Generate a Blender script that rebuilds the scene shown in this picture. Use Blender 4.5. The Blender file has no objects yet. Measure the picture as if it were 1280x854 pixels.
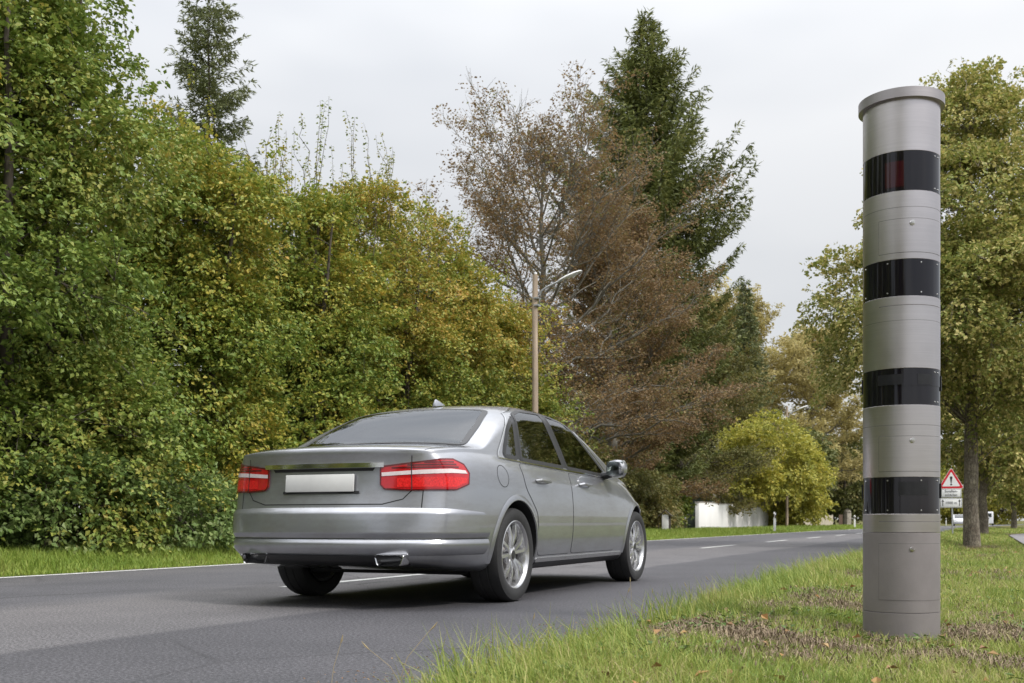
import bpy, bmesh, math, random
import numpy as np
from mathutils import Vector, Matrix
from mathutils.bvhtree import BVHTree

S = bpy.context.scene
C = S.collection
rad = math.radians

# ------------------------------------------------------------------ camera
CAM_H = 0.58
cam_d = bpy.data.cameras.new("camera")
cam_d.sensor_width = 36.0
cam_d.lens = 1350 / 1280 * 36.0
cam_d.shift_y = 225 / 1280
cam_d.clip_end = 6000
cam_d.clip_start = 0.05
cam_d.dof.use_dof = True
cam_d.dof.focus_distance = 6.6
cam_d.dof.aperture_fstop = 6.3
cam = bpy.data.objects.new("camera", cam_d)
cam.location = (0, 0, CAM_H)
cam.rotation_euler = (rad(90), 0, 0)
C.objects.link(cam)
S.camera = cam

# ------------------------------------------------------------------ sky
SUN_EL, SUN_AZ = rad(44), rad(128)     # azimuth clockwise from +Y: behind the camera, to the right
w = bpy.data.worlds.new("World")
S.world = w
w.use_nodes = True
nt = w.node_tree
nt.nodes.clear()
N = nt.nodes.new
out = N("ShaderNodeOutputWorld")
sky = N("ShaderNodeTexSky")
sky.sky_type = 'NISHITA'
sky.sun_disc = False
sky.sun_elevation = SUN_EL
sky.sun_rotation = SUN_AZ
bg1 = N("ShaderNodeBackground")
bg1.inputs[1].default_value = 0.10
nt.links.new(sky.outputs[0], bg1.inputs[0])
tc = N("ShaderNodeTexCoord")
mp = N("ShaderNodeMapping")
mp.inputs['Scale'].default_value = (1.0, 1.0, 2.6)
mp.inputs['Location'].default_value = (0.35, 0.2, 0.55)
nt.links.new(tc.outputs['Generated'], mp.inputs[0])
nz = N("ShaderNodeTexNoise")
nz.inputs['Scale'].default_value = 1.25
nz.inputs['Detail'].default_value = 4.0
nz.inputs['Roughness'].default_value = 0.5
nt.links.new(mp.outputs[0], nz.inputs['Vector'])
cr = N("ShaderNodeValToRGB")
cr.color_ramp.elements[0].position = 0.36
cr.color_ramp.elements[0].color = (0.575, 0.60, 0.64, 1)
cr.color_ramp.elements[1].position = 0.60
cr.color_ramp.elements[1].color = (0.865, 0.868, 0.875, 1)
nt.links.new(nz.outputs['Fac'], cr.inputs[0])
sx = N("ShaderNodeSeparateXYZ")
nt.links.new(tc.outputs['Generated'], sx.inputs[0])
pw = N("ShaderNodeMath"); pw.operation = 'POWER'; pw.inputs[1].default_value = 2.6
nt.links.new(sx.outputs['Z'], pw.inputs[0])
mr = N("ShaderNodeMath"); mr.operation = 'MULTIPLY_ADD'   # overcast sky: the zenith is brighter than the horizon
mr.inputs[1].default_value = 3.0
mr.inputs[2].default_value = 0.575
nt.links.new(pw.outputs[0], mr.inputs[0])
bg2 = N("ShaderNodeBackground")
nt.links.new(cr.outputs[0], bg2.inputs[0])
nt.links.new(mr.outputs[0], bg2.inputs[1])
mx = N("ShaderNodeMixShader")
mx.inputs[0].default_value = 0.9
nt.links.new(bg1.outputs[0], mx.inputs[1])
nt.links.new(bg2.outputs[0], mx.inputs[2])
nt.links.new(mx.outputs[0], out.inputs[0])

# ------------------------------------------------------------------ sun (veiled by cloud)
sun_d = bpy.data.lights.new("sun", 'SUN')
sun_d.energy = 1.9
sun_d.angle = rad(10)
sun_d.color = (1.0, 0.955, 0.89)
sun = bpy.data.objects.new("sun", sun_d)
sun.rotation_euler = (rad(90) - SUN_EL, 0, math.pi - SUN_AZ)
sun.location = (20, -20, 40)
C.objects.link(sun)

S.view_settings.view_transform = 'Standard'
S.view_settings.look = 'None'
S.view_settings.exposure = 0.58
S.view_settings.gamma = 1.0
S.view_settings.use_curve_mapping = False
S.render.engine = 'CYCLES'
S.cycles.max_bounces = 7
S.cycles.diffuse_bounces = 4
S.cycles.glossy_bounces = 3
S.cycles.transmission_bounces = 4
S.cycles.transparent_max_bounces = 4
S.cycles.use_denoising = True

# ------------------------------------------------------------------ names, labels, linking
def tag(o, label=None, cat=None, group=None, kind=None):
    if label: o['label'] = label
    if cat: o['category'] = cat
    if group: o['group'] = group
    if kind: o['kind'] = kind
    return o

def thing(name, label, cat, loc=(0, 0, 0), rotz=0.0, group=None):
    o = bpy.data.objects.new(name, None)
    o.empty_display_size = 0.3
    o.location = loc
    o.rotation_euler = (0, 0, rotz)
    C.objects.link(o)
    return tag(o, label, cat, group)

def link(name, me, mats=None, parent=None, loc=None):
    o = bpy.data.objects.new(name, me)
    C.objects.link(o)
    if mats is not None:
        for m in (mats if isinstance(mats, (list, tuple)) else [mats]):
            me.materials.append(m)
    if parent is not None: o.parent = parent
    if loc is not None: o.location = loc
    return o

def copy_tree(o, parent=None):
    c = o.copy()
    C.objects.link(c)
    if parent is not None: c.parent = parent
    for ch in list(o.children):
        copy_tree(ch, c)
    return c

def structure(name, me, mats, label=None):
    o = link(name, me, mats)
    tag(o, label, None, None, 'structure')
    return o

# ------------------------------------------------------------------ mesh helpers
def np_mesh(name, V, F3=None, F4=None, smooth=True, mi=None):
    me = bpy.data.meshes.new(name)
    V = np.asarray(V, dtype=np.float32)
    n3 = 0 if F3 is None else len(F3)
    n4 = 0 if F4 is None else len(F4)
    me.vertices.add(len(V))
    me.vertices.foreach_set("co", V.ravel())
    idx, tot = [], []
    if n3:
        idx.append(np.asarray(F3, dtype=np.int32).ravel()); tot.append(np.full(n3, 3, np.int32))
    if n4:
        idx.append(np.asarray(F4, dtype=np.int32).ravel()); tot.append(np.full(n4, 4, np.int32))
    idx = np.concatenate(idx); tot = np.concatenate(tot)
    me.loops.add(len(idx))
    me.loops.foreach_set("vertex_index", idx)
    me.polygons.add(len(tot))
    st = np.concatenate([[0], np.cumsum(tot)[:-1]]).astype(np.int32)
    me.polygons.foreach_set("loop_start", st)
    me.polygons.foreach_set("loop_total", tot)
    me.polygons.foreach_set("use_smooth", np.full(len(tot), bool(smooth)))
    if mi is not None:
        me.polygons.foreach_set("material_index", np.asarray(mi, dtype=np.int32))
    me.update(calc_edges=True)
    return me

class MB:
    """collects boxes, tubes and lathes, and builds ONE mesh"""
    def __init__(s):
        s.v, s.f = [], []
    def add(s, V, F):
        b = len(s.v)
        s.v += [tuple(p) for p in V]
        s.f += [tuple(i + b for i in f) for f in F]
        return s
    def box(s, c, d, rz=0.0, M=None):
        x, y, z = d[0] / 2, d[1] / 2, d[2] / 2
        V = [Vector((sx * x, sy * y, sz * z)) for sz in (-1, 1) for sx, sy in ((-1, -1), (1, -1), (1, 1), (-1, 1))]
        if M is None: M = Matrix.Translation(Vector(c)) @ Matrix.Rotation(rz, 4, 'Z')
        V = [M @ p for p in V]
        return s.add(V, [(3, 2, 1, 0), (4, 5, 6, 7), (0, 1, 5, 4), (1, 2, 6, 5), (2, 3, 7, 6), (3, 0, 4, 7)])
    def lathe(s, prof, n=32, M=None, closed=True):
        V, F = [], []
        k = len(prof)
        for i in range(n):
            a = 2 * math.pi * i / n
            for r, z in prof:
                V.append(Vector((r * math.cos(a), r * math.sin(a), z)))
        for i in range(n):
            j = (i + 1) % n
            for q in range(k - 1):
                F.append((i * k + q, j * k + q, j * k + q + 1, i * k + q + 1))
        if M is not None: V = [M @ p for p in V]
        return s.add(V, F)
    def tube(s, pts, rs, n=8, cap=True):
        pts = [Vector(p) for p in pts]
        if not isinstance(rs, (list, tuple)): rs = [rs] * len(pts)
        V, F = [], []
        up = Vector((0, 0, 1))
        for i, p in enumerate(pts):
            t = (pts[min(i + 1, len(pts) - 1)] - pts[max(i - 1, 0)])
            if t.length < 1e-9: t = Vector((0, 0, 1))
            t.normalize()
            a = t.cross(up)
            if a.length < 0.15: a = t.cross(Vector((1, 0, 0)))
            a.normalize()
            b = t.cross(a)
            for k in range(n):
                th = 2 * math.pi * k / n
                V.append(p + (a * math.cos(th) + b * math.sin(th)) * rs[i])
        for i in range(len(pts) - 1):
            for k in range(n):
                j = (k + 1) % n
                F.append((i * n + k, i * n + j, (i + 1) * n + j, (i + 1) * n + k))
        if cap:
            F.append(tuple(range(n - 1, -1, -1)))
            F.append(tuple((len(pts) - 1) * n + k for k in range(n)))
        return s.add(V, F)
    def prism(s, poly, z0, z1, M=None):
        n = len(poly)
        V = [Vector((x, y, z0)) for x, y in poly] + [Vector((x, y, z1)) for x, y in poly]
        if M is not None: V = [M @ p for p in V]
        F = [tuple(range(n - 1, -1, -1)), tuple(range(n, 2 * n))]
        F += [(i, (i + 1) % n, n + (i + 1) % n, n + i) for i in range(n)]
        return s.add(V, F)
    def mesh(s, name, bevel=0.0, seg=2, smooth=None):
        me = bpy.data.meshes.new(name)
        me.from_pydata([tuple(p) for p in s.v], [], s.f)
        bm = bmesh.new(); bm.from_mesh(me)
        bmesh.ops.recalc_face_normals(bm, faces=bm.faces)
        if bevel > 0:
            ed = [e for e in bm.edges if len(e.link_faces) == 2 and e.calc_face_angle(0) > rad(30)]
            bmesh.ops.bevel(bm, geom=ed, offset=bevel, segments=seg, affect='EDGES', profile=0.5, clamp_overlap=True)
        for f in bm.faces: f.smooth = True
        for e in bm.edges:
            if len(e.link_faces) == 2 and e.calc_face_angle(0) > rad(38): e.smooth = False
        bm.to_mesh(me); bm.free()
        return me
    def build(s, name, mat, parent=None, bevel=0.0, seg=2, loc=None):
        return link(name, s.mesh(name, bevel, seg), mat, parent, loc)

# ------------------------------------------------------------------ numpy value noise
_prm = np.random.RandomState(7).rand(256, 256)
def vnoise(x, y):
    xi, yi = np.floor(x).astype(int), np.floor(y).astype(int)
    fx, fy = x - xi, y - yi
    fx = fx * fx * (3 - 2 * fx); fy = fy * fy * (3 - 2 * fy)
    g = lambda a, b: _prm[a % 256, b % 256]
    return (g(xi, yi) * (1 - fx) + g(xi + 1, yi) * fx) * (1 - fy) + (g(xi, yi + 1) * (1 - fx) + g(xi + 1, yi + 1) * fx) * fy
def fbm(x, y, o=4):
    x = np.asarray(x, float); y = np.asarray(y, float)
    s, a, t = 0, 0.5, 0
    for k in range(o):
        s = s + a * vnoise(x * 2 ** k + 17.3 * k, y * 2 ** k + 5.1 * k); t += a; a *= 0.5
    return s / t

# ------------------------------------------------------------------ the road's own coordinates: L metres to its left, s metres along it
TA = 0.4388
CA = math.cos(math.atan(TA)); SA = math.sin(math.atan(TA))
ROAD_ANG = math.atan(TA)
def bend(s):
    s = np.asarray(s, float)
    a = np.clip(s - 58, 0, 150)
    b = np.clip(s - 208, 0, None)
    return -(0.0005 * a * a + 0.15 * b)
def W2(L, s):
    L = np.asarray(L, float) + bend(s)
    s = np.asarray(s, float)
    return s * SA - L * CA, s * CA + L * SA
def inv2(X, Y):
    s = X * SA + Y * CA
    L = -X * CA + Y * SA
    return L - bend(s), s
def sm(a, b, x):
    t = np.clip((np.asarray(x, float) - a) / (b - a), 0, 1)
    return t * t * (3 - 2 * t)
R0, R1 = 1.78, 9.42          # asphalt edges
def ground_z(L, s):
    L = np.asarray(L, float); s = np.asarray(s, float)
    near = -0.02 * sm(R0 + .1, R0 - .2, L) + 0.10 * (0.75 + 0.25 * sm(7, 13, s)) * sm(R0 + .05, R0 - 0.45, L) * sm(0.35, 1.0, L) + 0.05 * (fbm(L * 0.9, s * 0.9, 3) - 0.5) * sm(R0, R0 - 0.8, L)
    far = 0.16 * sm(R1, R1 + 2.2, L) + 0.08 * (fbm(L * 0.5 + 30, s * 0.5, 3) - 0.5) * sm(R1, R1 + 1.0, L)
    mid = -0.05 * ((L > R0) & (L < R1))
    hill = 3.0 * sm(60, 400, np.abs(L - 5))
    return near + far + mid + hill
def P3(L, s, dz=0.0):
    x, y = W2(L, s)
    return Vector((float(x), float(y), float(ground_z(L, s)) + dz))

# ------------------------------------------------------------------ materials
def new_mat(name):
    m = bpy.data.materials.new(name)
    m.use_nodes = True
    return m, m.node_tree, m.node_tree.nodes["Principled BSDF"]
def ramp(nt, pts):
    n = nt.nodes.new("ShaderNodeValToRGB")
    e = n.color_ramp.elements
    e[0].position, e[0].color = pts[0][0], (*pts[0][1], 1)
    e[1].position, e[1].color = pts[-1][0], (*pts[-1][1], 1)
    for p, c in pts[1:-1]:
        q = e.new(p); q.color = (*c, 1)
    return n
def noise(nt, scale, detail=4, rough=0.55, coord='Object', vec=None, stretch=None):
    t = nt.nodes.new("ShaderNodeTexNoise")
    t.inputs['Scale'].default_value = scale
    t.inputs['Detail'].default_value = detail
    t.inputs['Roughness'].default_value = rough
    c = nt.nodes.new("ShaderNodeTexCoord")
    src = c.outputs[coord]
    if stretch:
        mpn = nt.nodes.new("ShaderNodeMapping")
        mpn.inputs['Scale'].default_value = stretch
        nt.links.new(src, mpn.inputs[0]); src = mpn.outputs[0]
    nt.links.new(src, t.inputs['Vector'])
    return t
def simple(name, col, rough=0.5, metal=0.0, var=0.12, scale=6.0, spec=0.5, coat=0.0, bump=0.0, bscale=60.0, stretch=None):
    m, nt, b = new_mat(name)
    t = noise(nt, scale, 5, 0.6, stretch=stretch)
    lo = tuple(c * (1 - var) for c in col); hi = tuple(min(1, c * (1 + var)) for c in col)
    r = ramp(nt, [(0.3, lo), (0.7, hi)])
    nt.links.new(t.outputs['Fac'], r.inputs[0])
    nt.links.new(r.outputs[0], b.inputs['Base Color'])
    b.inputs['Roughness'].default_value = rough
    b.inputs['Metallic'].default_value = metal
    b.inputs['Specular IOR Level'].default_value = spec
    b.inputs['Coat Weight'].default_value = coat
    b.inputs['Coat Roughness'].default_value = 0.06
    if bump:
        t2 = noise(nt, bscale, 4, 0.6, stretch=stretch)
        bp = nt.nodes.new("ShaderNodeBump"); bp.inputs['Strength'].default_value = bump
        bp.inputs['Distance'].default_value = 0.01
        nt.links.new(t2.outputs['Fac'], bp.inputs['Height']); nt.links.new(bp.outputs[0], b.inputs['Normal'])
    return m
def leaf_mat(name, pts, trans=0.3, nscale=0.55, mixn=0.4, rough=0.5):
    """pts: colour ramp picked per leaf (random) and per patch (noise)"""
    m, nt, b = new_mat(name)
    g = nt.nodes.new("ShaderNodeNewGeometry")
    t = noise(nt, nscale, 3, 0.6)
    mr = nt.nodes.new("ShaderNodeMapRange")
    mr.inputs['From Min'].default_value = 0.28; mr.inputs['From Max'].default_value = 0.72
    nt.links.new(t.outputs['Fac'], mr.inputs['Value'])
    mxn = nt.nodes.new("ShaderNodeMix"); mxn.data_type = 'FLOAT'
    mxn.inputs[0].default_value = mixn
    nt.links.new(g.outputs['Random Per Island'], mxn.inputs[2])
    nt.links.new(mr.outputs[0], mxn.inputs[3])
    r = ramp(nt, pts)
    nt.links.new(mxn.outputs[0], r.inputs[0])
    nt.links.new(r.outputs[0], b.inputs['Base Color'])
    b.inputs['Roughness'].default_value = rough
    b.inputs['Specular IOR Level'].default_value = 0.35
    tr = nt.nodes.new("ShaderNodeBsdfTranslucent")
    nt.links.new(r.outputs[0], tr.inputs[0])
    ms = nt.nodes.new("ShaderNodeMixShader"); ms.inputs[0].default_value = trans
    o = nt.nodes["Material Output"]
    nt.links.new(b.outputs[0], ms.inputs[1]); nt.links.new(tr.outputs[0], ms.inputs[2])
    nt.links.new(ms.outputs[0], o.inputs[0])
    return m
# ================================================================== GROUND, ROAD, PATH
def sheet(Ls, ss, zf):
    Lg, sg = np.meshgrid(Ls, ss)
    x, y = W2(Lg, sg)
    z = zf(Lg, sg)
    V = np.stack([x, y, z], -1).reshape(-1, 3)
    a, b = len(ss), len(Ls)
    i = np.arange(a * b).reshape(a, b)
    F = np.stack([i[:-1, :-1], i[:-1, 1:], i[1:, 1:], i[1:, :-1]], -1).reshape(-1, 4)[:, ::-1]
    return V, F

Ls = np.unique(np.concatenate([np.linspace(-8, R0, 90), [R0 + .02, R0 + 0.3, 5.5, R1 - .3, R1 - 0.02], np.linspace(R1, 16, 50),
                               -np.geomspace(8.5, 1500, 40), np.geomspace(17, 1500, 40)]))
ss = np.unique(np.concatenate([-np.geomspace(1, 400, 25), np.linspace(-1, 30, 200), np.linspace(30, 120, 150), np.geomspace(121, 2500, 60)]))
V, F = sheet(Ls, ss, ground_z)
m_ground, nt, b = new_mat("ground_soil_and_turf")
t1 = noise(nt, 1.1, 6, 0.65); t2 = noise(nt, 38, 5, 0.7)
r1 = ramp(nt, [(0.36, (0.115, 0.085, 0.05)), (0.47, (0.13, 0.115, 0.045)), (0.6, (0.10, 0.13, 0.03))])
r2 = ramp(nt, [(0.3, (0.55, 0.55, 0.55)), (0.7, (1.15, 1.15, 1.15))])
nt.links.new(t1.outputs['Fac'], r1.inputs[0]); nt.links.new(t2.outputs['Fac'], r2.inputs[0])
mm = nt.nodes.new("ShaderNodeMix"); mm.data_type = 'RGBA'; mm.blend_type = 'MULTIPLY'; mm.inputs[0].default_value = 1
nt.links.new(r1.outputs[0], mm.inputs[6]); nt.links.new(r2.outputs[0], mm.inputs[7])
nt.links.new(mm.outputs[2], b.inputs['Base Color']); b.inputs['Roughness'].default_value = 0.95
b.inputs['Specular IOR Level'].default_value = 0.1
bp = nt.nodes.new("ShaderNodeBump"); bp.inputs['Distance'].default_value = 0.03; bp.inputs['Strength'].default_value = 0.8
nt.links.new(t2.outputs['Fac'], bp.inputs['Height']); nt.links.new(bp.outputs[0], b.inputs['Normal'])
structure("ground", np_mesh("ground", V, F4=F), m_ground, "grassy verges and open ground around the road")

# asphalt: older pale lane, a darker resurfaced strip along the near edge, wheel tracks and seams
m_road, nt, b = new_mat("asphalt")
geo = nt.nodes.new("ShaderNodeUVMap"); geo.uv_map = "road"
sep = nt.nodes.new("ShaderNodeSeparateXYZ"); nt.links.new(geo.outputs[0], sep.inputs[0])
wob = nt.nodes.new("ShaderNodeTexNoise"); wob.inputs['Scale'].default_value = 0.35; wob.inputs['Detail'].default_value = 2
nt.links.new(geo.outputs[0], wob.inputs['Vector'])
addn = nt.nodes.new("ShaderNodeMath"); addn.operation = 'MULTIPLY_ADD'; addn.inputs[1].default_value = 0.5
nt.links.new(wob.outputs['Fac'], addn.inputs[0]); nt.links.new(sep.outputs[0], addn.inputs[2])
rr = ramp(nt, [(0.0, (0.062, 0.061, 0.068)), (0.412, (0.066, 0.065, 0.072)), (0.42, (0.108, 0.105, 0.110)), (0.60, (0.118, 0.113, 0.116)),
               (0.645, (0.098, 0.096, 0.103)), (0.66, (0.082, 0.081, 0.089)), (0.80, (0.088, 0.087, 0.095)), (0.9, (0.105, 0.102, 0.107)), (1.0, (0.095, 0.093, 0.1))])
dv = nt.nodes.new("ShaderNodeMath"); dv.operation = 'DIVIDE'; dv.inputs[1].default_value = 10.0
nt.links.new(addn.outputs[0], dv.inputs[0]); nt.links.new(dv.outputs[0], rr.inputs[0])
ag = noise(nt, 62, 3, 0.85); big = noise(nt, 0.9, 4, 0.6)
rag = ramp(nt, [(0.38, (0.42, 0.42, 0.43)), (0.5, (0.92, 0.92, 0.92)), (0.62, (1.9, 1.88, 1.85))])
rbg = ramp(nt, [(0.3, (0.76, 0.76, 0.77)), (0.7, (1.06, 1.05, 1.05))])
nt.links.new(ag.outputs['Fac'], rag.inputs[0]); nt.links.new(big.outputs['Fac'], rbg.inputs[0])
m1 = nt.nodes.new("ShaderNodeMix"); m1.data_type = 'RGBA'; m1.blend_type = 'MULTIPLY'; m1.inputs[0].default_value = 1
m2 = nt.nodes.new("ShaderNodeMix"); m2.data_type = 'RGBA'; m2.blend_type = 'MULTIPLY'; m2.inputs[0].default_value = 1
nt.links.new(rr.outputs[0], m1.inputs[6]); nt.links.new(rag.outputs[0], m1.inputs[7])
nt.links.new(m1.outputs[2], m2.inputs[6]); nt.links.new(rbg.outputs[0], m2.inputs[7])
ck = nt.nodes.new("ShaderNodeTexVoronoi"); ck.feature = 'DISTANCE_TO_EDGE'; ck.inputs['Scale'].default_value = 0.42
ckw = nt.nodes.new("ShaderNodeMix"); ckw.data_type = 'VECTOR'; ckw.inputs[0].default_value = 0.13
ckn = nt.nodes.new("ShaderNodeTexNoise"); ckn.inputs['Scale'].default_value = 1.6; ckn.inputs['Detail'].default_value = 6
nt.links.new(geo.outputs[0], ckn.inputs['Vector']); nt.links.new(geo.outputs[0], ckw.inputs[4]); nt.links.new(ckn.outputs['Color'], ckw.inputs[5])
nt.links.new(ckw.outputs[1], ck.inputs['Vector'])
ckr = ramp(nt, [(0.0, (0.45, 0.45, 0.45)), (0.0045, (0.75, 0.75, 0.75)), (0.009, (1, 1, 1))])
nt.links.new(ck.outputs['Distance'], ckr.inputs[0])
m3 = nt.nodes.new("ShaderNodeMix"); m3.data_type = 'RGBA'; m3.blend_type = 'MULTIPLY'
ckm = nt.nodes.new("ShaderNodeTexNoise"); ckm.inputs['Scale'].default_value = 0.25
nt.links.new(geo.outputs[0], ckm.inputs['Vector'])
ckg = ramp(nt, [(0.48, (0, 0, 0)), (0.56, (1, 1, 1))]); nt.links.new(ckm.outputs['Fac'], ckg.inputs[0]); nt.links.new(ckg.outputs[0], m3.inputs[0])
nt.links.new(m2.outputs[2], m3.inputs[6]); nt.links.new(ckr.outputs[0], m3.inputs[7])
nt.links.new(m3.outputs[2], b.inputs['Base Color'])
b.inputs['Roughness'].default_value = 0.72; b.inputs['Specular IOR Level'].default_value = 0.35
bp = nt.nodes.new("ShaderNodeBump"); bp.inputs['Distance'].default_value = 0.006; bp.inputs['Strength'].default_value = 0.7
nt.links.new(ag.outputs['Fac'], bp.inputs['Height']); nt.links.new(bp.outputs[0], b.inputs['Normal'])

def road_z(L, s):
    return 0.0 * L + 0.0 * s
def uv_sheet(name, Ls, ss, zf, mat):
    V, F = sheet(Ls, ss, zf)
    me = np_mesh(name, V, F4=F)
    uvl = me.uv_layers.new(name="road")
    Lg, sg = np.meshgrid(Ls, ss)
    uv = np.stack([Lg, sg], -1).reshape(-1, 2)
    li = np.empty(len(me.loops), np.int32); me.loops.foreach_get("vertex_index", li)
    uvl.data.foreach_set("uv", uv[li].astype(np.float32).ravel())
    return me
ss_r = np.unique(np.concatenate([np.linspace(-60, 40, 60), np.linspace(40, 260, 120), np.linspace(260, 700, 20)]))
structure("road", uv_sheet("road", np.array([R0, 3, 4.2, 5.7, 7.2, 8.6, R1]), ss_r, road_z, m_road), m_road, "grey asphalt two lane road running away to the right")
m_paint = simple("road_paint", (0.56, 0.56, 0.54), 0.7, var=0.28, scale=9, bump=0.3, bscale=120)
def strips(name, spans, label):
    Vs, Fs, o = [], [], 0
    for (La, Lb, sa, sb) in spans:
        n = max(2, int((sb - sa) / 3) + 1)
        V, F = sheet(np.array([La, Lb]), np.linspace(sa, sb, n), lambda L, s: 0 * L + 0.004)
        Vs.append(V); Fs.append(F + o); o += len(V)
    return structure(name, np_mesh(name, np.concatenate(Vs), F4=np.concatenate(Fs)), m_paint, label)
strips("edge_line_marking", [(9.18, 9.31, -40, 420)], "white painted line along the far road edge")
s0 = 7.9
dash = []
k = -2
while s0 + k * 7.6 < 380:
    dash.append((5.60, 5.72, s0 + k * 7.6, s0 + k * 7.6 + 3.4)); k += 1
strips("centre_line_markings", dash, "white dashes down the middle of the road")
m_path = simple("path_asphalt", (0.17, 0.16, 0.165), 0.85, var=0.25, scale=40, bump=0.4, bscale=150)
V, F = sheet(np.array([-3.1, -2.4, -1.6, -0.88]), np.concatenate([np.linspace(-20, 55, 40), np.linspace(57, 120, 20)]),
             lambda L, s: ground_z(L, s) * 0 + 0.012 - 0.0 * L)
V[:, 0] += np.clip(((V[:, 0] * SA + V[:, 1] * CA) - 48), 0, None) ** 2 * 0.012
structure("footpath", np_mesh("footpath", V, F4=F), m_path, "grey footpath on the verge beyond the row of trees")

# ------------------------------------------------------------------ GRASS
rng = np.random.RandomState(11)
def blades(X, Y, Z, H, Wd, lean, az, curl=None):
    n = len(X)
    Pb = np.stack([X, Y, Z], -1)
    d = np.stack([np.cos(az), np.sin(az), 0 * az], -1)
    yaw = rng.rand(n) * np.pi
    sd = np.stack([np.cos(yaw), np.sin(yaw), 0 * yaw], -1)
    up = np.array([0, 0, 1.0])
    h = H[:, None]; l = lean[:, None]; wv = (sd * (Wd / 2)[:, None])
    p1 = Pb + up * h * 0.5 * np.sqrt(np.clip(1 - (l * .35) ** 2, .1, 1)) + d * h * l * 0.22
    p2 = Pb + up * h * np.clip(1 - 0.55 * l ** 2, 0.08, 1) + d * h * l * 0.85
    V = np.stack([Pb - wv, Pb + wv, p1 + wv * .8, p1 - wv * .8, p2], 1).reshape(-1, 3)
    b = (np.arange(n) * 5)[:, None]
    F4 = b + np.array([0, 1, 2, 3]); F3 = b + np.array([3, 2, 4])
    return V, F3, F4
def merge(parts):
    V, F3, F4, o = [], [], [], 0
    for v, a, q in parts:
        V.append(v); F3.append(a + o); F4.append(q + o); o += len(v)
    return np.concatenate(V), np.concatenate(F3), np.concatenate(F4)
def bare(L, s):
    """worn, dug-over patches of the near verge (1 = bare)"""
    n = fbm(L * 1.9 + 3, s * 1.6 + 8, 5)
    c = np.exp(-((L - (1.55 - .155 * (s - 3.4))) / 0.27) ** 2) * sm(2.6, 3.4, s) * sm(8.6, 7.2, s) * 0.21
    c = c + np.exp(-(((L + 0.05) / 0.45) ** 2 + ((s - 5.9) / 0.4) ** 2)) * 0.13
    c = c + np.exp(-(((L - 0.20) / 0.5) ** 2 + ((s - 26.2) / 1.2) ** 2)) * 0.3
    return np.clip((n + c - 0.57) / 0.2, 0, 1)
def near_band(Y0, Y1, dens, wd, hs):
    area = (Y1 - Y0) * (0.24 * Y1 + 2.6)
    n = int(area * dens)
    Y = Y0 + (Y1 - Y0) * rng.rand(n)
    X = (Y * TA - 2.3) + rng.rand(n) * (0.24 * Y1 + 2.6)
    L, s = inv2(X, Y)
    ok = (L < R0 + 0.05 - 0.26 * sm(9, 4, s)) & (X / Y < 0.66) & ~((L < -0.8) & (L > -3.15) & (s < 60))
    ok &= (np.hypot(X - 2.007, Y - 5.57) > 0.19)
    br = bare(L, s)
    ok &= rng.rand(n) > br * 0.85
    X, Y, L, s, br = X[ok], Y[ok], L[ok], s[ok], br[ok]
    n = len(X)
    patch = 0.45 * fbm(L * 1.1, s * 1.1, 3) + 0.55 * fbm(L * 6.5 + 9, s * 6.5, 3)
    ok2 = rng.rand(n) < 0.35 + 1.5 * np.clip(patch - 0.28, 0, 1)
    X, Y, L, s, br, patch = X[ok2], Y[ok2], L[ok2], s[ok2], br[ok2], patch[ok2]
    n = len(X)
    edge = sm(0.9, 1.65, L + 0.25 * (fbm(L * .5, s * .8, 2) - 0.5))
    H = hs * (0.45 + 0.9 * rng.rand(n)) * (0.30 + 1.45 * patch) * (1 + 1.15 * edge * (0.4 + rng.rand(n) ** 2)) * (1 - 0.5 * br)
    lean = 0.25 + 0.75 * rng.rand(n)
    az = rng.rand(n) * 2 * np.pi
    toroad = edge > rng.rand(n)
    az = np.where(toroad, math.atan2(SA, -CA) + rng.randn(n) * 0.9, az)
    Z = ground_z(np.minimum(L, R0), s) - 0.012
    return blades(X, Y, Z, H, wd * (0.6 + 0.8 * rng.rand(n)), lean, az)
m_grass = leaf_mat("grass_blades", [(0.0, (0.115, 0.185, 0.036)), (0.28, (0.18, 0.26, 0.05)), (0.52, (0.265, 0.325, 0.068)), (0.70, (0.37, 0.38, 0.105)), (0.84, (0.44, 0.38, 0.18)), (1.0, (0.45, 0.36, 0.22))], trans=0.3, nscale=0.8, mixn=0.45, rough=0.55)
parts = [near_band(3.0, 5, 9500, 0.0038, 0.068), near_band(5, 7.5, 6800, 0.0045, 0.074), near_band(7.5, 11, 3600, 0.006, 0.085), near_band(11, 17, 1700, 0.009, 0.085),
         near_band(17, 28, 700, 0.013, 0.09), near_band(28, 48, 240, 0.022, 0.09), near_band(48, 95, 60, 0.045, 0.10)]
# taller tufts and stalks that lean over the kerbless road edge
n = 2600
s_ = 3.2 + rng.rand(n) ** 1.3 * 26; L_ = R0 - 0.05 - np.abs(rng.randn(n)) * 0.16
cl = fbm(L_ * 0 + 3, s_ * 2.2, 2)
k = cl > 0.46
s_, L_ = s_[k], L_[k]; n = len(s_)
X, Y = W2(L_, s_)
parts.append(blades(X, Y, ground_z(L_, s_) - .01, 0.12 + 0.16 * rng.rand(n), 0.0045 + 0 * X, 0.2 + 0.6 * rng.rand(n), rng.rand(n) * 6.28))
V, F3, F4 = merge(parts)
tag(link("verge_grass", np_mesh("verge_grass", V, F3, F4), m_grass), "rough mown grass of the near roadside verge", "grass", None, "stuff")
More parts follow.
